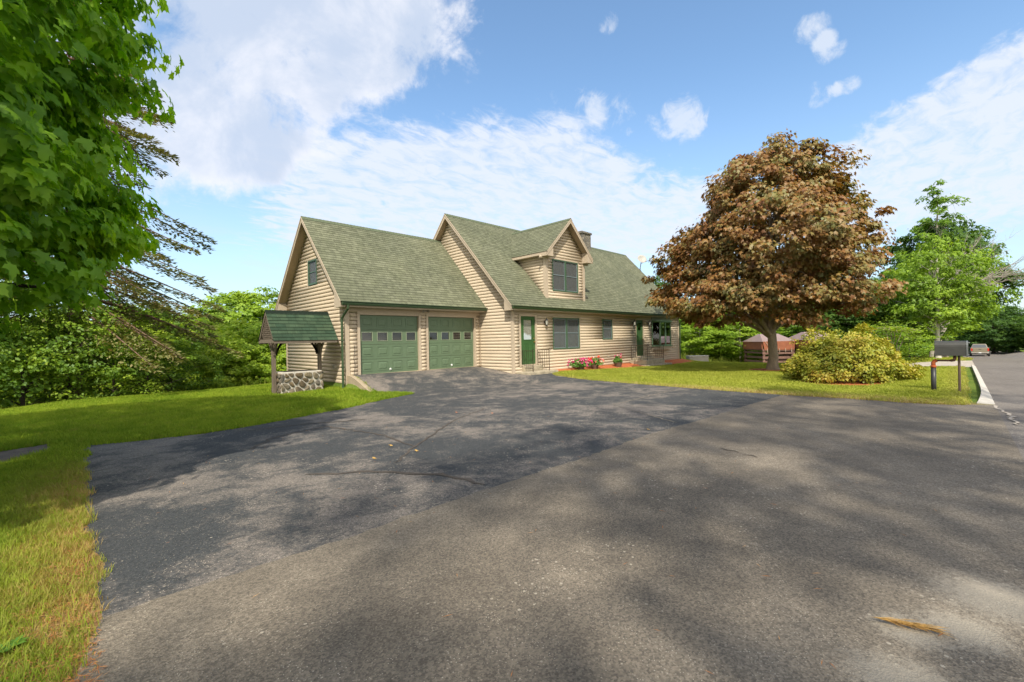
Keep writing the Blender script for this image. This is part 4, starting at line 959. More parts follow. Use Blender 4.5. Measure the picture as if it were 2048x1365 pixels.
# ================================================================== PICKUP TRUCK (far down the road, rear to us)
tk = empty('pickup_truck', (96, -17.45, Tz(96, -17.4)), 'beige pickup truck parked far down the road', 'truck')
tz = Tz(94, -17.4); cx, cy = 93.6, -17.4; PAINT = M('beige_paint', (.22, .19, .13), .35, .06, 2, spec=.6)
mb = MB(); mb.box(cx, cx + 2.0, cy - .98, cy + .98, tz + .62, tz + 1.32); mb.box(cx + 2.0, cx + 5.4, cy - .98, cy + .98, tz + .55, tz + 1.25)
mb.hexa([(cx + 1.9, cy - .92, tz + 1.25), (cx + 4.2, cy - .92, tz + 1.25), (cx + 4.2, cy + .92, tz + 1.25), (cx + 1.9, cy + .92, tz + 1.25)], [(cx + 2.15, cy - .72, tz + 1.88), (cx + 3.5, cy - .72, tz + 1.88), (cx + 3.5, cy + .72, tz + 1.88), (cx + 2.15, cy + .72, tz + 1.88)]); mb.build('body', PAINT, tk, bevel=.04)
mb = MB(); mb.hexa([(cx + 1.88, cy - .80, tz + 1.34), (cx + 1.95, cy - .80, tz + 1.34), (cx + 1.95, cy + .80, tz + 1.34), (cx + 1.88, cy + .80, tz + 1.34)], [(cx + 2.08, cy - .66, tz + 1.80), (cx + 2.2, cy - .66, tz + 1.80), (cx + 2.2, cy + .66, tz + 1.80), (cx + 2.08, cy + .66, tz + 1.80)]); mb.build('rear_window', M('tinted_glass', (.06, .07, .08), .1, .05, spec=.8), tk)
mb = MB(); mb.box(cx - .03, cx, cy - .78, cy + .78, tz + .70, tz + 1.26); tg = mb.build('tailgate', PAINT, tk, bevel=.015)
mb = MB(); mb.box(cx - .045, cx - .03, cy - .14, cy + .14, tz + 1.08, tz + 1.16); mb.build('handle', BLACK, tg)
for s in (-1, 1):
    mb = MB(); mb.box(cx - .04, cx + .1, cy + s * .89 - .09, cy + s * .89 + .09, tz + .85, tz + 1.26); mb.build('tail_light', M('red_lens', (.5, .03, .02), .3) if 'red_lens' not in bpy.data.materials else bpy.data.materials['red_lens'], tk)
    mb = MB(); mb.box(cx + 3.3, cx + 3.4, cy + s * 1.13 - .12, cy + s * 1.13 + .12, tz + 1.2, tz + 1.42); mb.build('mirror', BLACK, tk)
    for xx in (1.1, 4.5):
        mb = MB(); mb.lathe((cx + xx, cy + s * .98, tz + .38), [(.2, -.13), (.38, -.12), (.38, .12), (.2, .13)], 18, axis=(0, s, 0)); wh = mb.build('wheel', BLACK, tk)
        mb = MB(); mb.lathe((cx + xx, cy + s * .98, tz + .38), [(.2, .10), (.2, .14), (.05, .13)], 12, axis=(0, s, 0)); mb.build('rim', GALV, wh)
mb = MB(); mb.box(cx - .16, cx + .05, cy - .95, cy + .95, tz + .48, tz + .66); bp = mb.build('bumper', M('chrome_bumper', (.45, .42, .36), .3, .1, metal=.5), tk, bevel=.03)
mb = MB(); mb.box(cx - .175, cx - .16, cy - .16, cy + .16, tz + .51, tz + .65); mb.build('license_plate', M('plate_white', (.7, .7, .68)), bp)

# cargo trailer behind the mailbox
tl = empty('cargo_trailer', (81.5, -14.8, Tz(81.5, -14.8)), 'dark round-topped trailer beyond the mailbox, left of the pickup truck', 'trailer')
lz = Tz(81, -14.8); mb = MB(); pr = [(-1.35, 0)] + [(1.2 * math.cos(t), 1.75 + .55 * math.sin(t)) for t in np.linspace(0, math.pi, 9)][::-1] + [(1.35, 0)]
pr = [(-1.2, .5), (1.2, .5)] + [(1.2 * math.cos(t), 1.75 + .55 * math.sin(t)) for t in np.linspace(0, math.pi, 9)]
mb.prism([(80.2, -14.6 + y, lz + z) for y, z in pr], (3.6, 0, 0)); mb.build('body', M('maroon_shell', (.09, .035, .03), .6, .3), tl, bevel=.03)
mb = MB()
for y in (-.3, 0, .2, .42): mb.box(80.13, 80.19, -14.6 + y - .045, -14.6 + y + .045, lz + .5, lz + 2.15)
mb.box(80.12, 80.2, -15.1, -14.2, lz + 2.0, lz + 2.12); mb.build('slat', M('pale_slats', (.5, .42, .33)), tl)
for s in (-1, 1):
    mb = MB(); mb.lathe((82, -14.6 + s * 1.28, lz + .35), [(.15, -.1), (.35, -.09), (.35, .09), (.15, .1)], 16, axis=(0, s, 0)); mb.build('wheel', BLACK, tl)
mb = MB(); mb.tube([(80.3, -14.6, lz + .45), (79.2, -14.6, lz + .45)], .05, 6); mb.build('hitch', BLACK, tl)

# ================================================================== DECK BOX, TARP SHELTERS
db = empty('storage_box', (23.1, -2.55, -.8), 'tan plastic storage box on the grass beyond the house corner', 'storage box')
dr_ = Matrix.Rotation(R(-46), 4, 'Z'); c0 = Vector((23.15, -2.55, -.78))
mb = MB(); mb.cbox((23.15, -2.55, -.52), (1.28, .6, .56), R(-45)); mb.build('body', GALV, db, bevel=.03)
mb = MB(); mb.cbox((23.15, -2.55, -.20), (1.32, .64, .09), R(-45)); lid = mb.build('lid', M('light_tan_lid', (.42, .39, .33), .6), db, bevel=.03)
def shelter(c, ang, label):
    o = empty('tarp_shelter', c, label, 'shelter', 'tarp-roofed timber shelters behind the maple'); cx, cy, cz = c
    B = M('brown_timber', (.17, .095, .075), .85, .25, 5) if 'brown_timber' not in bpy.data.materials else bpy.data.materials['brown_timber']
    TP = M('tarp_top', (.25, .18, .165), .6, .1, 2, spec=.4) if 'tarp_top' not in bpy.data.materials else bpy.data.materials['tarp_top']
    TR = M('tarp_front', (.27, .095, .05), .7, .2, 3) if 'tarp_front' not in bpy.data.materials else bpy.data.materials['tarp_front']
    rot = Matrix.Translation(c) @ Matrix.Rotation(ang, 4, 'Z')
    def bb(mb, x0, x1, y0, y1, z0, z1): mb.hexa([rot @ Vector(p) for p in ((x0, y0, z0), (x1, y0, z0), (x1, y1, z0), (x0, y1, z0))], [rot @ Vector(p) for p in ((x0, y0, z1), (x1, y0, z1), (x1, y1, z1), (x0, y1, z1))])
    w, d = 1.0, 1.1
    mb = MB()
    for x in (-w, w - .12):
        for y in (-d, d - .12): bb(mb, x, x + .12, y, y + .12, 0, 1.0)
    for z in (.15, .42, .72, .93):
        bb(mb, -w - .06, w + .06, -d - .03, -d + .03, z, z + .13); bb(mb, -w - .05, -w + .02, -d, d, z + .04, z + .17); bb(mb, w - .02, w + .05, -d, d, z + .04, z + .17)
    bb(mb, -w + .2, w - .2, -d + .1, -d + .16, .02, .6)
    mb.build('timber_frame', B, o)
    mb = MB(); e = 1.55; r_ = 2.05
    P = [rot @ Vector(p) for p in ((-w - .1, -d - .1, e), (w + .1, -d - .1, e), (w + .1, d + .1, e), (-w - .1, d + .1, e))]; Q = [rot @ Vector(p) for p in ((-w + .4, -.1, r_), (w - .35, -.1, r_), (w - .35, .1, r_), (-w + .4, .1, r_))]
    mb.hexa(P, Q); mb.build('tarp_roof', TP, o)
    mb = MB(); P = [rot @ Vector(p) for p in ((-w + .05, -d - .06, 1.0), (w, -d - .06, 1.0), (w, -d - .02, 1.0), (-w + .05, -d - .02, 1.0))]; Q = [rot @ Vector(p) for p in ((-w - .08, -d - .1, 1.56), (w + .08, -d - .1, 1.56), (w + .08, -d - .04, 1.56), (-w - .08, -d - .04, 1.56))]
    mb.hexa(P, Q); bb(mb, -w - .09, -w - .04, -d, d, 1.05, 1.56); bb(mb, w + .04, w + .09, -d, d, 1.05, 1.56); mb.build('tarp_side', TR, o)
    RP = M('pale_rope', (.5, .42, .33)) if 'pale_rope' not in bpy.data.materials else bpy.data.materials['pale_rope']
    for x in (-.8, -.4, 0, .4, .8): MB().tube([rot @ Vector((x, -d - .12, 1.1)), rot @ Vector((x, -d - .12, .85))], .012, 5).build('tie_rope', RP, o)
    for x in (-.95, -.75): MB().tube([rot @ Vector((x, -d - .13, 1.55)), rot @ Vector((x + .35, -d - .13, 1.1))], .014, 5).build('tie_rope', RP, o)
shelter((26.6, -5.9, -.85), R(-43), 'brown tarp-roofed timber shelter left of the maple trunk'); shelter((27.6, -8.2, -.78), R(-43), 'brown tarp-roofed timber shelter between the maple trunk and the yellow bush')

# ================================================================== FOLIAGE
MAPLE = np.array([(0, 0, 0), (.36, -.04, -.03), (.24, .2, .02), (.54, .44, -.06), (.22, .5, .03), (0, 1.0, -.10), (-.22, .5, .03), (-.54, .44, -.06), (-.24, .2, .02), (-.36, -.04, -.03), (0, .33, .07)])
MAPLE_F = np.array([(10, i, (i + 1) % 10) for i in range(10)])
_h = [(.10, .0, 0), (.38, -.14, -.05), (.30, .10, .01), (.50, .20, -.02), (.62, .46, -.08), (.42, .44, -.01), (.26, .50, .02), (.24, .74, -.02), (.10, .80, -.02)]
MAPLE2 = np.array([(0, 0, 0)] + _h + [(0, 1.05, -.1)] + [(-x, y, z) for x, y, z in reversed(_h)] + [(0, .34, .06)]); MAPLE2_F = np.array([(20, i, (i + 1) % 20) for i in range(20)])
STAR = np.array([(0, 0, 0), (.5, .3, -.05), (.16, .42, .04), (0, 1, -.08), (-.16, .42, .04), (-.5, .3, -.05)]); STAR_F = np.array([(0, 1, 2), (0, 2, 4), (2, 3, 4), (0, 4, 5)])
KITE = np.array([(0, 0, 0), (.32, .45, .07), (0, 1, -.04), (-.32, .45, .07)]); KITE_F = np.array([(0, 1, 2), (0, 2, 3)])
NEED = np.array([(0, 0, 0), (.12, .4, .02), (0, 1, 0), (-.12, .4, .02)]); NEED_F = KITE_F
def leaves(name, P, Nrm, Dr, size, mat, parent, shape=KITE, faces=KITE_F, r=None):
    N = len(P); Nrm = Nrm / (np.linalg.norm(Nrm, axis=1, keepdims=True) + 1e-9)
    Dr = Dr - Nrm * (Dr * Nrm).sum(1, keepdims=True); Dr = Dr / (np.linalg.norm(Dr, axis=1, keepdims=True) + 1e-9)
    Sd = np.cross(Dr, Nrm); sz = np.broadcast_to(size, (N,))[:, None, None]
    V = P[:, None, :] + sz * (shape[None, :, 0:1] * Sd[:, None, :] + shape[None, :, 1:2] * Dr[:, None, :] + shape[None, :, 2:3] * Nrm[:, None, :])
    F = faces[None] + (np.arange(N) * len(shape))[:, None, None]
    r = rng.random(N) if r is None else r
    return np_mesh(name, V.reshape(-1, 3), F.reshape(-1, 3), mat, parent, np.repeat(r, len(faces)))
def unit(n):
    v = rng.normal(size=(n, 3)); return v / np.linalg.norm(v, axis=1, keepdims=True)
def clump_leaves(C, rad, per, axis_xy, size, up=.55, out=.5, rand=.6, flat=.6, droop=.3, top=0.0):
    n = len(C); idx = np.repeat(np.arange(n), per); rr = np.broadcast_to(rad, (n,))[idx]
    u = unit(len(idx)); u[:, 2] = np.where(rng.random(len(idx)) < top, np.abs(u[:, 2]), u[:, 2])
    off = u * (rng.random((len(idx), 1)) ** .45); off[:, 2] *= flat
    P = C[idx] + off * rr[:, None]
    o = P.copy(); o[:, :2] -= np.asarray(axis_xy); o[:, 2] = 0; o /= (np.linalg.norm(o, axis=1, keepdims=True) + 1e-6)
    Nn = np.array([0, 0, up]) + o * out + off * .55 + unit(len(idx)) * rand
    Dd = o * .6 + off * .8 + np.array([0, 0, -droop]) + unit(len(idx)) * .6
    cr = rng.random(n)[idx] * .5 + rng.random(len(idx)) * .5
    return P, Nn, Dd, size * (.7 + .6 * rng.random(len(idx))), cr
def limb_path(a, b, sag=.15, n=6, wob=.05):
    a, b = np.array(a, float), np.array(b, float); L = np.linalg.norm(b - a); out = []
    for i in range(n + 1):
        t = i / n; p = a + (b - a) * t; p[2] += math.sin(t * math.pi) * sag * L; p += rng.normal(0, wob * L * math.sin(t * math.pi) * .3, 3); out.append(tuple(p))
    return out
def env_r(env, z):
    return np.interp(z, [e[0] for e in env], [e[1] for e in env])
def tree_parts(root, base, env, ncl, per, lsize, mat, bark, tr, shape=KITE, faces=KITE_F, crad=.09, seed=1, inner=.4, fork=.25, lobes=.16, nl=26, trunk_top=None, offx=None, flat=.6, droop=.3, split=None, lean=(0, 0), up=.55, out=.5, keep=None, topb=0.0):
    """env: list of (height, crown radius) above the base; returns after adding trunk and crown"""
    global rng
    rng = np.random.default_rng(seed); base = np.array(base, float); z0, z1 = env[0][0], env[-1][0]
    zs = np.linspace(z0, z1, 200); w_ = env_r(env, zs) ** 1.3 + .02; z = rng.choice(zs, ncl, p=w_ / w_.sum()) + rng.normal(0, .1, ncl)
    th = rng.random(ncl) * 2 * math.pi; ph = rng.random(6) * 6.28
    lob = 1 + lobes * np.sin(3 * th + ph[0] + z * .8) + lobes * .7 * np.sin(5 * th + ph[1] - z * 1.3) + lobes * .6 * np.sin(2 * z + ph[2])
    rr = env_r(env, z) * lob * (inner + (1 - inner) * rng.random(ncl) ** .45)
    C = np.stack([base[0] + rr * np.cos(th) + lean[0] * (z - z0), base[1] + rr * np.sin(th) + lean[1] * (z - z0), base[2] + z + .12 * rng.normal(size=ncl)], 1)
    if offx is not None: C = offx(C)
    H_ = z1
    # trunk and limbs
    mb = MB(); tt = trunk_top or z1 * .8
    fz = z0 + (z1 - z0) * fork if split is None else split
    ctr = lambda q: (base[0] + lean[0] * max(0, q - z0), base[1] + lean[1] * max(0, q - z0), base[2] + q)
    path = [(base[0], base[1], base[2] - .3), (base[0], base[1], base[2] + .05), (base[0], base[1], base[2] + .3)] + [tuple(np.array(ctr(q)) + rng.normal(0, tr * .25, 3) * (q > .5)) for q in np.linspace(.6, tt, 7)]
    rads = [tr * 1.6, tr * 1.35, tr * 1.05] + [tr * (1 - .85 * q / tt) for q in np.linspace(.6, tt, 7)]
    mb.tube(path, rads, 9)
    sel = rng.choice(ncl, min(nl, ncl), replace=False)
    for i in sel:
        zz_ = C[i, 2] - base[2]; q = max(fz * (.8 + .3 * rng.random()), min(tt * .95, zz_ - .55 * np.hypot(*(C[i, :2] - base[:2]))))
        a = np.array(ctr(q)); L = np.linalg.norm(C[i] - a); r0 = max(tr * .12, tr * (1 - .85 * q / tt) * .55)
        P = limb_path(a, C[i], .10); mb.tube(P, list(np.linspace(r0, r0 * .15, len(P))), 6, caps=False)
        for k in range(3):
            j = rng.integers(2, 6); e = C[rng.integers(0, ncl)]; s_ = np.array(P[j]); 
            d = np.linalg.norm(C - s_, axis=1); e = C[np.argsort(d)[rng.integers(1, 14)]]
            Q = limb_path(s_, e, .08, 4); mb.tube(Q, list(np.linspace(r0 * .35, r0 * .08, 5)), 4, caps=False)
    mb.build('trunk', bark, root, smooth=True)
    rad = crad * z1 * (.6 + .8 * rng.random(ncl))
    P, Nn, Dd, sz, cr = clump_leaves(C, rad, per, base[:2], lsize, flat=flat, droop=droop, up=up, out=out, top=topb)
    if keep is not None:
        k = keep(P); P, Nn, Dd, sz, cr = P[k], Nn[k], Dd[k], sz[k], cr[k]
    return leaves('crown', P, Nn, Dd, sz, mat, root, shape, faces, cr)

L_BROWN = leaf_mat('bronze_leaves', [(.065, .026, .007), (.18, .068, .012), (.25, .12, .025), (.235, .17, .045), (.165, .17, .045), (.13, .155, .04)], .25, .07, 0)
L_NEAR = leaf_mat('maple_leaves', [(.08, .16, .016), (.19, .36, .02), (.33, .54, .025), (.58, .74, .04)], .58, .04, 0)
L_MID = leaf_mat('green_leaves', [(.06, .125, .012), (.12, .22, .018), (.19, .31, .025), (.28, .40, .035)], .38, .04, .5)
L_LIGHT = leaf_mat('light_green_leaves', [(.12, .21, .015), (.21, .33, .025), (.31, .43, .03), (.42, .50, .05)], .4, .04, .4)
L_DARK = leaf_mat('dark_green_leaves', [(.025, .06, .01), (.05, .11, .014), (.085, .16, .02), (.14, .23, .025)], .32, .04, .4)
L_BUSH = leaf_mat('yellow_bush_leaves', [(.10, .15, .012), (.22, .26, .02), (.36, .35, .035), (.44, .34, .05), (.42, .19, .03)], .3, .05, 0)
L_SPR = leaf_mat('spruce_needles', [(.10, .115, .035), (.17, .19, .06), (.23, .22, .085), (.26, .17, .08)], .25, .03, 0)
L_PET = leaf_mat('petunia_leaves', [(.06, .16, .02), (.16, .32, .04)], .3, .05, 0)

# ---- bronze maple on the lawn
bm_ = empty('bronze_maple', (16.05, -8.92, Tz(16.05, -8.92)), 'large bronze-leaved maple in a red mulch ring on the front lawn', 'tree')
def shape_brown(C):
    # the crown leans out to the left low down and to the right higher up, as trees shaped by wind do
    rgt = np.array([.705, -.709]); d = (C[:, :2] - np.array([16.05, -8.92])) @ rgt; z = C[:, 2] + .5
    sh = np.interp(z, [2.5, 4, 5.5, 7, 8.5, 11], [-.62, -.5, -.35, -.2, .15, .75]); C[:, :2] += sh[:, None] * rgt; C[:, :2] += (C[:, :2] - np.array([16.05, -8.92])) * rng.normal(0, .07, (len(C), 1)); return C
tree_parts(bm_, (16.05, -8.92, Tz(16.05, -8.92)), [(2.35, 2.6), (2.8, 3.95), (3.4, 4.35), (4.2, 4.3), (5.2, 4.0), (6.2, 3.8), (7.2, 3.4), (8.0, 2.9), (8.9, 2.35), (9.6, 1.75), (10.2, .95), (10.5, .3)], 980, 78, .155, L_BROWN, BARK, .215,
           MAPLE, MAPLE_F, .044, 11, .35, nl=34, split=1.75, trunk_top=8.5, offx=shape_brown, lobes=.13, flat=.55, droop=.45)
# ---- near maple at the left
nm = empty('near_maple', (-10.3, -6.6, -.5), 'big bright green maple leaning in from the left foreground', 'tree')
camv = np.array(CAM)
def keep_near(P):
    d = P - camv; r = np.linalg.norm(d, axis=1); c = np.array([-10.3, -6.6, 4.6]) - camv
    return ((P - np.array([-10.3, -6.6, 4.6])) @ c < 1.5 * np.linalg.norm(c)) | (rng.random(len(P)) < .45)
tree_parts(nm, (-10.3, -6.6, -.55), [(1.7, 2.5), (2.1, 3.4), (2.7, 3.85), (4, 4.1), (5.6, 4.3), (7.2, 4.2), (8.4, 2.9), (9.2, 1.3)], 1050, 78, .135, L_NEAR, BARKD, .3,
           MAPLE2, MAPLE2_F, .046, 23, .5, nl=60, split=2.0, trunk_top=8, lobes=.035, flat=.38, droop=.8, up=.4, out=.75, keep=keep_near)

# ---- spruce with sagging boughs behind the near maple
sp_ = empty('spruce', (-6.6, 7.5, Tz(-6.6, 7.5)), 'tall ragged spruce with long drooping boughs behind the near maple', 'tree')
rng = np.random.default_rng(5); bz = Tz(-6.6, 7.5)
mb = MB(); mb.tube([(-6.6, 7.5, bz - .3), (-6.6, 7.5, bz + .3)] + [(-6.6 + .03 * k, 7.5, bz + 2.0 * k) for k in range(1, 9)], [.34, .28] + [.25 - .028 * k for k in range(1, 9)], 10)
PP, NN, DDl, SS, CC = [], [], [], [], []
for k in range(140):
    z = 3.5 + 12.0 * (k / 140) ** 1.1; L = np.interp(z, [1, 3, 6, 9, 12, 15.5], [4.9, 4.9, 4.6, 4.0, 3.0, 1.0]) * rng.uniform(.75, 1.08); a = rng.random() * 6.283; d = np.array([math.cos(a), math.sin(a), 0])
    p0 = np.array([-6.6, 7.5, bz + z]); path = []
    n = 12
    for i in range(n + 1):
        t = i / n; path.append(p0 + d * L * t + np.array([0, 0, .35 * t - 2.5 * t ** 1.4 * L / 4.5 + .35 * t ** 4]))
    mb.tube(path, list(np.linspace(.05, .008, n + 1)), 5, caps=False)
    m_ = int(420 * L / 4.5); t = .25 + .75 * rng.random(m_) ** .7; i = np.minimum((t * n).astype(int), n - 1); f = (t * n - i)[:, None]; PA = np.array(path)
    base_ = PA[i] * (1 - f) + PA[i + 1] * f; sd_ = np.cross(d, [0, 0, 1]); w_ = rng.normal(0, .30, m_)[:, None] * np.interp(t, [.2, .7, 1], [1, 1, .35])[:, None]
    base_ = base_ + sd_ * w_ + np.array([0, 0, -1]) * np.abs(w_) * .35 - np.array([0, 0, 1]) * rng.random((m_, 1)) * .14
    PP.append(base_); NN.append(np.array([0, 0, .8]) + unit(m_) * .5); DDl.append(d * .9 + sd_ * np.sign(w_) * .6 + np.array([0, 0, -.45]) + unit(m_) * .35); SS.append(.10 + .13 * rng.random(m_)); CC.append(rng.random(m_))
mb.build('trunk', BARKR, sp_, smooth=True)
leaves('crown', np.concatenate(PP), np.concatenate(NN), np.concatenate(DDl), np.concatenate(SS), L_SPR, sp_, NEED * np.array([1.7, 1, 1]), NEED_F, np.concatenate(CC))

# ---- woodland trees: a few prototypes, each placed tree its own copy with its own trunk and crown
def proto(name, env, ncl, per, ls, mat, bark, tr, seed, **kw):
    r = empty(name, (0, 0, 0)); tree_parts(r, (0, 0, 0), env, ncl, per, ls, mat, bark, tr, seed=seed, **kw); return r
E1 = [(1.2, .9), (2.2, 2.2), (3.5, 2.9), (5, 3.1), (6.5, 2.7), (8, 2.0), (9.2, 1.1), (10, .3)]
E2 = [(.6, 1.4), (1.6, 2.6), (3, 3.2), (4.5, 3.3), (6, 2.9), (7.5, 2.2), (8.8, 1.3), (10, .3)]
EH = [(2.9, 1.0), (3.6, 2.4), (5, 3.2), (6.5, 3.1), (8, 2.3), (9.2, 1.3), (10, .3)]
E3 = [(.8, .5), (2.0, 1.5), (4, 2.1), (6, 2.1), (7.6, 1.6), (9, .9), (10, .2)]
PR = {'L1': proto('woodland_tree', E1, 330, 48, .24, L_LIGHT, BARKW, .14, 31, crad=.05, inner=.35, lobes=.22, shape=STAR, faces=STAR_F),
      'L2': proto('woodland_tree', E2, 360, 46, .24, L_LIGHT, BARKW, .13, 32, crad=.05, inner=.3, lobes=.25, shape=STAR, faces=STAR_F),
      'M1': proto('woodland_tree', E1, 340, 48, .25, L_MID, BARK, .16, 33, crad=.055, inner=.35, lobes=.22, shape=STAR, faces=STAR_F),
      'M2': proto('woodland_tree', E3, 300, 48, .24, L_MID, BARKW, .12, 34, crad=.05, inner=.3, lobes=.3, shape=STAR, faces=STAR_F),
      'H1': proto('woodland_tree', EH, 380, 50, .25, L_MID, BARK, .16, 41, crad=.055, inner=.3, lobes=.22, shape=STAR, faces=STAR_F, split=2.4),
      'H2': proto('woodland_tree', EH, 400, 50, .25, L_DARK, BARKD, .18, 42, crad=.055, inner=.3, lobes=.25, shape=STAR, faces=STAR_F, split=2.4),
      'D1': proto('woodland_tree', E2, 380, 46, .25, L_DARK, BARKD, .16, 35, crad=.06, inner=.35, lobes=.2, shape=STAR, faces=STAR_F),
      'S1': proto('sapling', [(.3, .8), (1, 1.4), (2, 1.75), (3, 1.7), (4, 1.3), (4.8, .5)], 125, 36, .12, L_MID, BARKD, .05, 36, crad=.075, inner=.15, lobes=.3, nl=30, split=.25),
      'S2': proto('sapling', [(.5, .7), (1.2, 1.3), (2.2, 1.5), (3.4, 1.3), (4.6, .5)], 95, 34, .11, L_LIGHT, BARKD, .05, 37, crad=.075, inner=.1, lobes=.35, nl=30, split=.3)}
used_p = set()
def place(key, x, y, h, hh, wr, rot, name, label, cat, group, wide=None, z=None):
    """one standing tree: prototype scaled to height hh (proto height h) and crown radius wr"""
    src = PR[key]
    if key in used_p: o = copy_tree(src)
    else: o = src; used_p.add(key)
    o.name = name; o.location = (x, y, Tz(x, y) - .1 if z is None else z); o.rotation_euler = (0, 0, rot)
    o.scale = (wr, wr, hh / h); tag(o, label, cat, group)
    return o
GL, GR = 'trees in the wood beyond the left lawn', 'trees beyond the right lawn'
TREES = [
 ('M1', .0, 20.3, 7.2, 1.25, GL, 'mid green tree left of the well, its crown against the sky', 'woodland_tree'),
 ('L1', 1.4, 22.0, 8.6, 1.35, GL, 'tall light green tree rising just left of the garage gable', 'woodland_tree'),
 ('L2', 3.4, 21.0, 8.6, 1.3, GL, 'light green tree directly behind the well roof', 'woodland_tree'),
 ('L2', -1.0, 13.4, 4.0, .95, GL, 'low light green tree at the lawn edge left of the well', 'woodland_tree'),
 ('L1', 1.2, 14.5, 4.6, .95, GL, 'small light green tree seen between the well posts', 'woodland_tree'),
 ('M2', -1.6, 25.8, 8.2, 1.6, GL, 'narrow tree with a pale trunk below the spruce boughs', 'woodland_tree'),
 ('L2', -3.0, 22.2, 8.0, 1.35, GL, 'yellow-green tree seen through the lower spruce boughs', 'woodland_tree'),
 ('L1', -5.2, 21.2, 8.0, 1.3, GL, 'sunlit tree behind the saplings, left of the spruce trunk', 'woodland_tree'),
 ('L2', -7.6, 22.6, 7.4, 1.4, GL, 'sunlit tree behind the middle of the sapling row', 'woodland_tree'),
 ('L1', -10.2, 20.4, 7.2, 1.5, GL, 'sunlit tree behind the far left end of the sapling row', 'woodland_tree'),
 ('M1', 6.2, 24.0, 7.0, 1.3, GL, 'green tree mostly hidden behind the garage', 'woodland_tree'),
 ('D1', 36.4, 6.7, 8.9, 1.0, GR, 'green treetop showing above the right end of the main roof', 'woodland_tree'),
 ('M1', 33.3, 1.4, 5.2, 1.25, GR, 'bushy bright green tree behind the tan storage box', 'woodland_tree'),
 ('L2', 28.4, -.6, 3.6, .75, GR, 'low bright green tree between the house corner and storage box', 'woodland_tree'),
 ('D1', 41.7, 1.6, 6.4, 1.8, GR, 'dark tree filling the gap under the bronze maple on the left', 'woodland_tree'),
 ('L1', 29.0, -3.4, 3.9, .85, GR, 'low light green tree left of the tarp shelters', 'woodland_tree'),
 ('M2', 35.5, -3.7, 6.0, 1.7, GR, 'green tree right behind the left tarp shelter', 'woodland_tree'),
 ('D1', 42.6, -5.1, 6.8, 1.6, GR, 'dark tree behind the bronze maple trunk', 'woodland_tree'),
 ('M1', 36.0, -8.6, 6.0, 1.3, GR, 'green tree behind the bronze maple, right of its trunk', 'woodland_tree'),
 ('D1', 33.5, -10.8, 5.6, 1.05, GR, 'dense dark green tree behind the yellow bush', 'woodland_tree'),
 ('M1', 40.5, -12.6, 8.0, 1.15, GR, 'full green tree between the bronze maple and the pale trunked tree', 'woodland_tree'),
 ('H2', 47.5, -14.0, 12.6, 1.25, GR, 'largest dark green tree right of the pale trunked tree', 'woodland_tree'),
 ('H1', 62.0, -14.0, 12.5, 1.35, GR, 'green tree hanging over the trailer and truck', 'woodland_tree'),
 ('H2', 84.0, -12.6, 10.8, 1.4, GR, 'dark green tree at the left roadside beside the truck', 'woodland_tree'),
 ('D1', 108.0, -19.4, 8.8, 1.7, GR, 'dark roadside tree right behind the pickup truck', 'woodland_tree'),
 ('D1', 104.0, -26.5, 8.6, 1.5, GR, 'dark tree at the right edge of the road, cut by the frame', 'woodland_tree'),
 ('D1', 124.0, -16.0, 9.5, 2.1, GR, 'dark tree closing the view at the end of the road', 'woodland_tree'),
 ('D1', 132.0, -22.5, 9.5, 2.2, GR, 'farthest dark tree beyond the bend of the road', 'woodland_tree'),
]
for i, (k, x, y, hh, wr, g, lb, nm_) in enumerate(TREES): place(k, x, y, 10, hh, wr, i * 1.37, nm_, lb, 'tree', g)
SAP = [('S2', -11.6, 4.6, 4.6, 1.1, 'light green sapling at the far left edge of the lawn'), ('S1', -10.2, 5.2, 4.9, 1.1, 'second sapling from the left in the row at the lawn edge'), ('S2', -9.0, 5.9, 4.8, 1.05, 'thin-stemmed sapling left of centre in the row'),
       ('S1', -7.8, 6.3, 4.6, 1.1, 'leafy sapling in the centre of the row'), ('S2', -6.7, 6.4, 4.4, 1.1, 'airy sapling in front of the spruce trunk'), ('S1', -5.6, 6.5, 3.9, 1.0, 'round sapling right of the spruce trunk'), ('S2', -4.7, 6.1, 3.0, .9, 'low airy sapling second from the right in the row'),
       ('S1', -3.9, 6.7, 2.4, .75, 'lowest sapling at the right end of the row'), ('S1', -9.6, 7.6, 5.2, 1.25, 'taller sapling standing behind the left half of the row'), ('S2', -7.2, 8.2, 5.4, 1.3, 'taller sapling standing behind the right half of the row')]
for i, (k, x, y, hh, wr, lb) in enumerate(SAP): place(k, x, y, 4.8, hh, wr, i * 2.1, 'sapling', lb, 'sapling', 'saplings along the left lawn edge')
LSH = [('S3', -2.2, 11.6, 3.4, 1.0, 'bright low shrub at the lawn edge below the spruce tips'), ('S3', -1.0, 10.2, 3.1, .95, 'bright low shrub at the lawn edge, left of the well'), ('S3', .2, 11.4, 3.6, 1.05, 'sunny yellow-green shrub close left of the well roof'), ('S3', -3.2, 9.6, 2.9, .9, 'bright shrub where the sapling row ends'), ('S3', 1.2, 10.0, 3.0, .9, 'sunny shrub seen under the well roof between the posts'), ('S3', -.6, 14.8, 5.4, 1.3, 'taller sunlit shrub behind the low ones left of the well')]
PR['S3'] = proto('sapling', [(.1, .9), (1, 1.5), (2, 1.8), (3, 1.7), (4, 1.2), (4.8, .4)], 230, 46, .17, L_LIGHT, BARKW, .05, 38, crad=.085, inner=.15, lobes=.3, nl=24, split=.25, shape=STAR, faces=STAR_F)
for i, (k, x, y, hh, wr, lb) in enumerate(LSH): place(k, x, y, 4.8, hh, wr, i * 1.9 + .3, 'shrub', lb, 'shrub', 'sunlit shrubs at the left lawn edge')
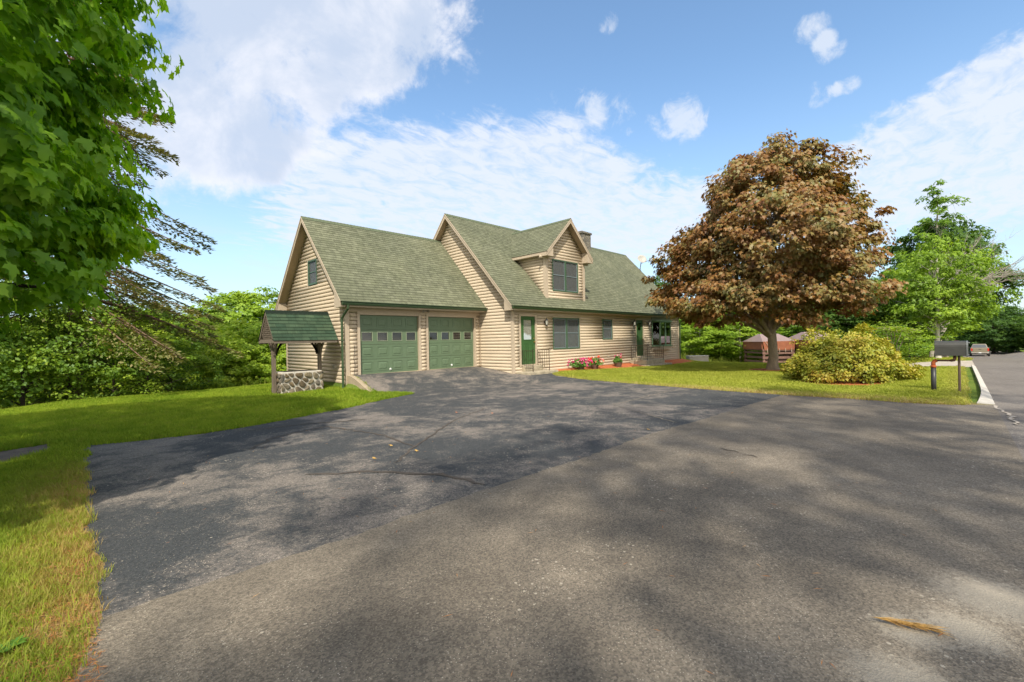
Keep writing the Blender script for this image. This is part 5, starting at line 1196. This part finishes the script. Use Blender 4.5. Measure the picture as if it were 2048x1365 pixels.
SHR = [('S1', 25.6, -12.0, 2.3, .95, 'dark green shrub behind the yellow bush'), ('S2', 27.0, -13.0, 2.4, 1.0, 'dark green shrub left of the pale trunked tree'), ('S2', 30.0, -11.8, 2.9, 1.2, 'leafy shrub beyond the side drive'), ('S1', 37.5, -12.4, 3.2, 1.2, 'roadside shrub behind the mailbox'), ('S1', 46.0, -11.6, 3.6, 1.4, 'roadside shrub left of the dark trailer')]
for i, (k, x, y, hh, wr, lb) in enumerate(SHR): place(k, x, y, 4.8, hh, wr, i * 1.7 + .5, 'shrub', lb, 'shrub', 'shrubs beyond the side drive')
# ---- pale trunked tree, sparse top, dead tree
bt = empty('pale_trunked_tree', (30.6, -14.1, Tz(30.6, -14.1)), 'light green tree with a pale forked trunk behind the mailbox', 'tree')
tree_parts(bt, (30.6, -14.1, Tz(30.6, -14.1)), [(2.2, .7), (2.8, 1.8), (3.6, 2.3), (4.8, 2.4), (5.8, 2.0), (6.7, 1.2), (7.3, .3)], 260, 44, .19, L_LIGHT, M('birch_bark', (.5, .46, .38), .8, .2, 6, .3), .13, crad=.055, seed=51, inner=.2, lobes=.25, nl=34, split=1.7, trunk_top=6.2, shape=STAR, faces=STAR_F)
st = empty('sparse_top_tree', (44.5, -13.9, Tz(44.5, -13.9)), 'tall thin-crowned tree whose sparse top stands above the others', 'tree')
tree_parts(st, (44.5, -13.9, Tz(44.5, -13.9)), [(5.0, 2.8), (7.0, 2.6), (8.6, 1.7), (9.6, 1.4), (11.0, 1.8), (12.6, 1.7), (14.0, .8), (14.6, .2)], 120, 42, .26, L_MID, BARKW, .16, crad=.028, seed=52, inner=.1, lobes=.5, nl=60, split=6.5, trunk_top=13.5, shape=STAR, faces=STAR_F)
dt = empty('dead_tree', (35.5, -13.6, Tz(35.5, -13.6)), 'bare grey dead tree leaning right with long naked branches', 'tree')
rng = np.random.default_rng(9); mb = MB(); g0 = np.array([35.5, -13.6, Tz(35.5, -13.6)])
mb.tube(limb_path(g0 - [0, 0, .3], g0 + [1.6, -1.0, 4.6], 0, 7, .1), list(np.linspace(.15, .07, 8)), 7)
rgt = np.array([.705, -.709, 0])
def twig(p, d, L, r, lev):
    q = p + d * L; P = limb_path(p, q, .04, 6, .10); mb.tube(P, list(np.linspace(r, r * .3, 7)), 5, caps=False)
    if lev == 0: return
    for k in range(4):
        i = rng.integers(2, 6); e = d + rng.normal(0, .38, 3); e[2] += .12; e /= np.linalg.norm(e); twig(np.array(P[i]), e, L * rng.uniform(.4, .62), r * .5, lev - 1)
for (h, dx, dz, L) in ((2.0, .9, .55, 4.6), (2.6, .95, .75, 5.2), (3.2, .8, .9, 5.0), (3.8, 1.0, .5, 4.6), (4.2, .7, 1.0, 3.6), (4.4, 1.0, .35, 4.4), (3.5, -.6, 1.0, 3.6), (2.8, .3, 1.1, 3.6), (4.3, -.2, 1.2, 2.8)):
    p = g0 + np.array([1.6, -1.0, 4.6]) * (h / 4.6); d = rgt * dx + np.array([0, 0, dz]) + rng.normal(0, .12, 3); d /= np.linalg.norm(d); twig(p, d, L, .05, 3)
mb.build('trunk', M('dead_wood', (.27, .235, .2), .9, .25, 7), dt, smooth=True)
# ---- bush and sumac
bu = empty('yellow_bush', (12.0, -12.35, -.5), 'wide yellow-green bush with coppery leaf tips on the front lawn', 'bush')
rng = np.random.default_rng(61); n = 520
u = unit(n); u[:, 2] = np.abs(u[:, 2]); rr = (.55 + .45 * rng.random(n) ** .4)[:, None]; Cb = u * rr * np.array([1, 1, 1.0])
lob = 1 + .10 * np.sin(3 * np.arctan2(u[:, 1], u[:, 0]) + 1) + .09 * np.sin(7 * u[:, 0] + 5 * u[:, 2]) + .07 * np.sin(15 * u[:, 1] + 11 * u[:, 0]) + .08 * rng.normal(size=n)
fx = np.array([.705, .709, 0]); rx = np.array([.705, -.709, 0])
Cb = (Cb[:, 0:1] * rx * 1.85 + Cb[:, 1:2] * fx * 1.25) * lob[:, None] + np.stack([np.zeros(n), np.zeros(n), Cb[:, 2] * 1.45 * lob], 1) + np.array([11.95, -12.3, -.36])
tl_ = (Cb - np.array([11.95, -12.3, 0])) @ rx; Cb[:, 2] -= np.clip(tl_ - .3, 0, 2) * .16 * (Cb[:, 2] + .4)
P, Nn, Dd, sz, cr = clump_leaves(Cb, .15 + .10 * rng.random(n), 56, (11.95, -12.3), .09, up=.6, out=.4, rand=.6, flat=.8, droop=-.3)
mb = MB()
for k in range(90):
    e = Cb[rng.integers(0, n)]; b0 = np.array([11.95, -12.3, -.55]) + rng.normal(0, .35, 3) * [1, 1, 0]; mb.tube(limb_path(b0, e, .12, 6), list(np.linspace(.022, .006, 7)), 5, caps=False)
mb.build('stems', M('bush_twigs', (.30, .24, .16), .9, .2, 8), bu); leaves('foliage', P, Nn, Dd, sz, L_BUSH, bu, r=cr)
su = empty('sumac', (14.65, -13.2, Tz(14.65, -13.2)), 'bright green large-leaved sumac poking out behind the yellow bush', 'plant')
mb = MB(); PP = []; NN = []; DDl = []
for k in range(7):
    a = rng.random() * 6.28; e = np.array([14.6 + .55 * math.cos(a), -13.1 + .55 * math.sin(a), .9 + .45 * rng.random()]); mb.tube(limb_path((14.65, -13.2, -.5), e, .05), list(np.linspace(.025, .01, 7)), 5)
    for j in range(9):
        th = rng.random() * 6.28; d = np.array([math.cos(th), math.sin(th), .15]); 
        fr_ = [e + d * .55 * t + np.array([0, 0, .12 * t - .25 * t * t]) for t in np.linspace(0, 1, 8)]; mb.tube([tuple(q) for q in fr_], .006, 4, caps=False)
        for t, q in zip(np.linspace(0, 1, 8)[1:], fr_[1:]):
            sd_ = np.cross(d, [0, 0, 1.0])
            for s in (-1, 1): PP.append(q); NN.append(np.array([0, 0, 1.0]) + rng.normal(0, .15, 3)); DDl.append(s * sd_ + d * .4 + np.array([0, 0, -.2]))
mb.build('stem', BARK, su); leaves('foliage', np.array(PP), np.array(NN), np.array(DDl), .17, L_LIGHT, su, NEED * [1.6, 1, 1], NEED_F)
# ---- tall pines across the road behind the camera (they throw the dappled shade on the drive)
for i, (x, y, hh, lb) in enumerate(((-19.0, -25.0, 27, 'tall pine across the road, left of the middle one'), (-12.0, -25.5, 25, 'tall pine across the road, middle one behind the camera'), (-5.0, -26.5, 24, 'tall pine across the road, rightmost behind the camera'), (-26.0, -24.5, 26, 'tall pine across the road, leftmost of all'))):
    r_ = empty('pine', (x, y, Tz(x, y)), lb, 'tree', 'pines across the road')
    tree_parts(r_, (x, y, Tz(x, y)), [(hh * .32, 2.6), (hh * .45, 4.2), (hh * .6, 4.4), (hh * .75, 3.6), (hh * .9, 2.0), (hh, .3)], 40, 60, .42, L_DARK, BARKR, .3, crad=.042, seed=70 + i, inner=.1, lobes=.4, nl=40, split=hh * .35, flat=.35)

# ================================================================== FLOWER POTS
def petals(name, C, rad, n, size, mat, parent):
    P = C + unit(n) * rad * (rng.random((n, 1)) ** .4); leaves(name, P, np.array([0, -.4, .6]) + unit(n) * .8, unit(n), size, mat, parent, np.array([(0, 0, 0), (.5, .2, .1), (.35, .9, 0), (-.35, .9, 0), (-.5, .2, .1)]), np.array([(0, 1, 2), (0, 2, 3), (0, 3, 4)]))
def pot(x, y, pr, ph, label, blooms, leafn=260, spread=.32, hgt=.16, two=None):
    z = Tz(x, y) + .02; o = empty('flower_pot', (x, y, z), label, 'flower pot', 'flower pots along the front wall')
    mb = MB(); mb.lathe((x, y, z), [(pr * .72, 0), (pr * .88, ph * .5), (pr, ph), (pr * 1.06, ph), (pr * 1.06, ph - .03), (pr * .9, ph - .03)][:3] + [(pr * 1.08, ph), (pr * 1.08, ph + .02), (pr * .93, ph + .02), (pr * .9, ph - .03)], 18); mb.build('pot', BASKET, o)
    n = 60; u = unit(n); u[:, 2] = np.abs(u[:, 2]); C = np.array([x, y, z + ph]) + u * np.array([spread, spread * .8, hgt * 1.3]) * (rng.random((n, 1)) ** .4)
    P, Nn, Dd, sz, cr = clump_leaves(C, .06, leafn // 20, (x, y), .07, flat=.8); leaves('foliage', P, Nn, Dd, sz, L_PET, o)
    for (mat, cx_, k) in blooms:
        for j in range(k):
            a = rng.random() * 6.28; r_ = spread * (.3 + .8 * rng.random()); c = np.array([x + cx_ + r_ * math.cos(a), y + r_ * math.sin(a) * .8, z + ph + hgt * (.3 + 1.2 * rng.random()) - max(0, r_ - spread * .8) * .5])
            petals('bloom', c, .035, 12, .045, mat, o)
PINK = M('pink_petals', (.62, .05, .2), .6, .25, 20); RED = M('red_petals', (.75, .035, .015), .6, .2, 20); CORAL = M('coral_petals', (.75, .22, .15), .6, .2, 20); PPK = M('pale_pink_petals', (.7, .3, .35), .6, .2, 20)
pot(10.15, -2.45, .20, .20, 'low planter spilling over with magenta petunias, leftmost by the wall', [(PINK, -.08, 20), (PPK, .1, 8), (PINK, .22, 18), (PINK, -.2, 12)], leafn=420, spread=.58, hgt=.24)
pot(11.35, -2.42, .21, .24, 'basket of red geraniums with salmon blooms, middle of the three', [(RED, -.14, 15), (CORAL, .2, 12), (PPK, .25, 6)], leafn=340, spread=.42, hgt=.24)
pot(13.35, -2.50, .21, .22, 'round basket of leafy pink geraniums, rightmost of the three', [(PINK, 0, 9), (PPK, .05, 5), (CORAL, .1, 2)], leafn=700, spread=.27, hgt=.30)

# ================================================================== GRASS (ground cover no one could count)
def blade_mat(name, c1, c2, c3):
    mt = bpy.data.materials.new(name); mt.use_nodes = True; nt = mt.node_tree; nt.nodes.clear()
    oi = nd(nt, 'ShaderNodeObjectInfo'); pos = nd(nt, 'ShaderNodeNewGeometry').outputs['Position']
    sp = nd(nt, 'ShaderNodeSeparateXYZ', ins={0: pos})
    n = noise(nt, pos, .8, 5, .65); n2 = noise(nt, pos, 6, 4, .7)
    f = mathn(nt, 'ADD', mathn(nt, 'MULTIPLY', oi.outputs['Random'], .35), mathn(nt, 'MULTIPLY', n, .75))
    c = mixc(nt, sstep(nt, f, .3, .78), c1, c2)
    edge = mathn(nt, 'MULTIPLY', sstep(nt, mathn(nt, 'ADD', sp.outputs[0], mathn(nt, 'MULTIPLY', n, 1.2)), -6.95, -5.95), mathn(nt, 'MULTIPLY', mathn(nt, 'LESS_THAN', sp.outputs[0], -6.4), sstep(nt, sp.outputs[1], -5.5, -8.0)))
    e2 = mathn(nt, 'MULTIPLY', sstep(nt, sp.outputs[0], 8.0, 6.8), mathn(nt, 'GREATER_THAN', sp.outputs[0], 6.4))
    e3 = mathn(nt, 'MULTIPLY', sstep(nt, sp.outputs[1], -14.4, -15.2), mathn(nt, 'GREATER_THAN', sp.outputs[0], 6.4))
    dry = mathn(nt, 'ADD', mathn(nt, 'MAXIMUM', mathn(nt, 'MAXIMUM', edge, e2), mathn(nt, 'MULTIPLY', e3, .5)), mathn(nt, 'MULTIPLY', sstep(nt, n2, .5, .72), .45), clamp=True)
    dsel = mathn(nt, 'MULTIPLY', dry, sstep(nt, oi.outputs['Random'], .75, .25))
    c = mixc(nt, mathn(nt, 'ADD', mathn(nt, 'MULTIPLY', dsel, .8), mathn(nt, 'MULTIPLY', dry, .12), clamp=True), c, c3)
    d = nd(nt, 'ShaderNodeBsdfDiffuse', ins={0: c}); t = nd(nt, 'ShaderNodeBsdfTranslucent', ins={0: mixc(nt, 1.0, c, (1.4, 1.35, .6), 'MULTIPLY')})
    m1 = nd(nt, 'ShaderNodeMixShader', ins={0: .4, 1: d.outputs[0], 2: t.outputs[0]})
    nd(nt, 'ShaderNodeOutputMaterial', ins={0: m1.outputs[0]}); return mt
BL = blade_mat('grass_blades', (.13, .23, .02), (.31, .39, .045), (.50, .33, .14))
BLR = blade_mat('grass_blades_light', (.25, .30, .04), (.43, .45, .085), (.52, .40, .2))
WEED = blade_mat('tall_grass_blades', (.12, .19, .03), (.34, .36, .08), (.5, .42, .2))
tufts = {}
def make_tufts(key, mat, nb, rad, h, wd):
    c = bpy.data.collections.new('tufts_' + key); tufts[key] = c
    for v in range(4):
        g = np.random.default_rng(200 + v); V = []; F = []
        for i in range(nb):
            a = g.random() * 6.28; r = rad * math.sqrt(g.random()); bx, by = r * math.cos(a), r * math.sin(a)
            hh = h * (.45 + .75 * g.random()); la = g.random() * 6.28; ln = hh * (.25 + .7 * g.random()); w_ = wd * (.7 + .6 * g.random())
            lx, ly = math.cos(la), math.sin(la); px, py = -ly * w_, lx * w_; n = len(V)
            V += [(bx - px, by - py, 0), (bx + px, by + py, 0), (bx + lx * ln * .35 + px * .8, by + ly * ln * .35 + py * .8, hh * .6), (bx + lx * ln * .35 - px * .8, by + ly * ln * .35 - py * .8, hh * .6), (bx + lx * ln, by + ly * ln, hh)]
            F += [(n, n + 1, n + 2, n + 3), (n + 3, n + 2, n + 4)]
        me = bpy.data.meshes.new('tuft'); me.from_pydata(V, [], F); me.materials.append(mat)
        c.objects.link(bpy.data.objects.new('tuft_%d' % v, me))
make_tufts('near', BL, 13, .05, .055, .0017); make_tufts('mid', BL, 16, .09, .075, .0035); make_tufts('right', BLR, 18, .12, .065, .0055); make_tufts('tall', WEED, 14, .18, .5, .008)
def scatter(name, pts_, key, smin, smax, seed=3):
    me = bpy.data.meshes.new(name); me.vertices.add(len(pts_)); me.vertices.foreach_set('co', np.asarray(pts_, 'f').ravel()); me.update(); o = put(name, me)
    tag(o, kind='stuff')
    g = bpy.data.node_groups.new(name + '_nodes', 'GeometryNodeTree')
    g.interface.new_socket('Geometry', in_out='INPUT', socket_type='NodeSocketGeometry'); g.interface.new_socket('Geometry', in_out='OUTPUT', socket_type='NodeSocketGeometry')
    i_ = g.nodes.new('NodeGroupInput'); o_ = g.nodes.new('NodeGroupOutput')
    ci = g.nodes.new('GeometryNodeCollectionInfo'); ci.inputs[0].default_value = tufts[key]; ci.inputs[1].default_value = True; ci.inputs[2].default_value = True
    ip = g.nodes.new('GeometryNodeInstanceOnPoints'); ip.inputs['Pick Instance'].default_value = True
    rv = g.nodes.new('FunctionNodeRandomValue'); rv.data_type = 'FLOAT_VECTOR'; rv.inputs[0].default_value = (-.15, -.15, 0); rv.inputs[1].default_value = (.15, .15, 6.283)
    rs = g.nodes.new('FunctionNodeRandomValue'); rs.data_type = 'FLOAT'; rs.inputs[2].default_value = smin; rs.inputs[3].default_value = smax; rs.inputs['Seed'].default_value = seed
    L = g.links.new; L(i_.outputs[0], ip.inputs['Points']); L(ci.outputs[0], ip.inputs['Instance']); L(rv.outputs[0], ip.inputs['Rotation']); L(rs.outputs[1], ip.inputs['Scale']); L(ip.outputs[0], o_.inputs[0])
    md = o.modifiers.new('scatter', 'NODES'); md.node_group = g; return o
rng = np.random.default_rng(99)
block = [p for n, p in REG] + [[(0, 0), (6.2, 0), (6.2, -1.95), (21.8, -1.95), (21.8, 6), (6, 6), (6, 5.8), (0, 5.8)], [(-2.0, .34), (-.64, .34), (-.64, 1.2), (-2.0, 1.2)]]
block.append([(7.0, -15.05), (30, -15.17), (30, -16), (6.9, -16)])
def pts_in(x0, x1, y0, y1, dens, fn=None):
    n = int((x1 - x0) * (y1 - y0) * dens); P = np.stack([rng.uniform(x0, x1, n), rng.uniform(y0, y1, n)], 1)
    k = np.ones(n, bool)
    for b in block: k &= ~inside(P, b)
    if fn is not None: k &= fn(P)
    P = P[k]; return np.column_stack([P, T(P[:, 0], P[:, 1]) - .004])
cxy = np.array([CAM.x, CAM.y])
def vis(P):
    d = P - cxy; f = d @ np.array([.709, .705]); l = d @ np.array([.705, -.709]); return (f > .8) & (np.abs(l) < f * 1.25 + 1.2)
def patchy(P): 
    t = np.clip((P[:, 0] + 8.0) / 1.3, 0, 1) * (P[:, 1] < -6); nse = .5 + .5 * np.sin(P[:, 0] * 5 + 2 * np.sin(P[:, 1] * 3)) * np.sin(P[:, 1] * 4.3 + P[:, 0])
    return rng.random(len(P)) > t * (.45 + .45 * nse)
near = pts_in(-11.5, -6.3, -14.5, -6, 2300, lambda P: vis(P) & patchy(P)); mid1 = pts_in(-14, 1.5, -6, -.5, 520, vis); mid2 = pts_in(-14, 1.5, -.5, 7, 330, vis)
scatter('near_grass', near, 'near', .8, 1.5); scatter('lawn_grass', np.concatenate([mid1, mid2]), 'mid', .7, 1.2)
r1 = pts_in(6.5, 15, -15.6, -2, 300, vis); r2 = pts_in(15, 34, -15.6, -2, 150, vis)
scatter('front_lawn_grass', np.concatenate([r1, r2]), 'right', .7, 1.2)
far_ = pts_in(23.5, 48, -15.5, 6, 7, lambda P: vis(P) & (P[:, 1] > -9 - .2 * (P[:, 0] - 24)) & ~((P[:, 0] < 29.5) & (P[:, 1] < -4) & (P[:, 1] > -10)))
back_ = pts_in(-14, 2, 7.2, 14, 6, vis)
scatter('tall_grass', np.concatenate([far_, back_]), 'tall', .7, 1.4)
# strands of dry grass and needles on the lawn edge and the drive
def litter(name, P, size, cols):
    n = len(P); Nn = np.array([0, 0, 1.0]) + unit(n) * .12; o = leaves(name, P, Nn, unit(n) * [1, 1, .05], size, cols, None, NEED * [.35, 1, 1], NEED_F); tag(o, kind='stuff'); return o
L_LIT = leaf_mat('dry_litter', [(.3, .09, .03), (.5, .22, .07), (.55, .38, .18)], .1, .03, 0)
n = 15000; x = -6.78 - np.abs(rng.normal(0, .42, n)); y = rng.uniform(-13.5, -5.0, n); litter('pine_litter', np.column_stack([x, y, T(x, y) + .012 + .015 * rng.random(n)]), .025 + .035 * rng.random(n), L_LIT)
n = 260; x = rng.uniform(-6.4, 4, n); y = rng.uniform(-15, -6, n); k = rng.random(n) < np.exp(-((x + 3.5) ** 2) / 18); x, y = x[k], y[k]; litter('stray_needles', np.column_stack([x, y, T(x, y) + .014]), .045 + .03 * rng.random(len(x)), L_LIT)
n = 160
P = np.column_stack([np.linspace(-3.73, -3.66, n) + rng.normal(0, .006, n), np.linspace(-14.58, -14.80, n) + rng.normal(0, .012, n), np.full(n, -.487) + rng.random(n) * .012])
dd = np.tile(np.array([.3, -1, .0]), (n, 1)) + rng.normal(0, .12, (n, 3)) * [1, 1, .2]
so_ = leaves('straw_bundle', P, np.array([0, 0, 1.0]) + unit(n) * .2, dd, .07 + .05 * rng.random(n), STRAW, None, NEED * [.22, 1, 1], NEED_F); tag(so_, 'small bundle of golden pine straw lying on the near asphalt', 'straw')
# fallen leaves on the drive
YL = M('yellow_leaf', (.55, .33, .08), .8, .2, 10); OL = M('orange_leaf', (.5, .17, .06), .8, .2, 10)
spots_ = [((985, 827), OL, 'orange leaf on the drive, farthest of the fallen leaves by the garage'), ((785, 893), YL, 'yellow leaf beside the tar seam, left one of two'), ((830, 902), YL, 'yellow leaf beside the tar seam, right one of two'), ((1294, 859), YL, 'pale leaf on the drive near the asphalt joint'), ((912, 826), OL, 'reddish leaf on the drive left of centre'), ((928, 756), OL, 'small orange leaf before the right garage door'), ((745, 917), YL, 'pale yellow leaf, nearest the camera of those by the tar seam')]
for (px_, py_), mt_, lb in spots_:
    d = skydir(px_, py_); t = (-.49 - CAM.z) / d.z
    for _ in range(6): q = CAM + d * t; t = (Tz(q.x, q.y) + .012 - CAM.z) / d.z
    q = CAM + d * t; o = leaves('fallen_leaf', np.array([[q.x, q.y, q.z + .012]]), np.array([[.2, -.3, 1.0]]), rng.normal(size=(1, 3)), .065, mt_, None, MAPLE, MAPLE_F)
    tag(o, lb, 'leaf', 'fallen leaves on the drive')
# dandelion rosette at the lower left
dn = empty('dandelion', (-7.12, -11.38, -.5), 'broad-leaved dandelion rosette in the grass at the lower left', 'weed')
n = 14; a = np.linspace(0, 6.28, n, endpoint=False) + rng.normal(0, .15, n); D_ = np.column_stack([np.cos(a), np.sin(a), .45 + .3 * rng.random(n)]); P = np.tile([-7.12, -11.38, -.47], (n, 1))
leaves('rosette', P, np.column_stack([-np.cos(a) * .5, -np.sin(a) * .5, np.ones(n)]), D_, .06 + .03 * rng.random(n), leaf_mat('dandelion_leaves', [(.07, .17, .02), (.14, .27, .03)], .3, .06, 0), dn, np.array([(0, 0, 0), (.12, .3, .02), (.08, .45, .02), (.2, .7, .0), (0, 1, -.12), (-.2, .7, 0), (-.08, .45, .02), (-.12, .3, .02)]), np.array([(0, 1, 2), (0, 2, 6), (2, 3, 4), (2, 4, 6), (4, 5, 6), (0, 6, 7)]))
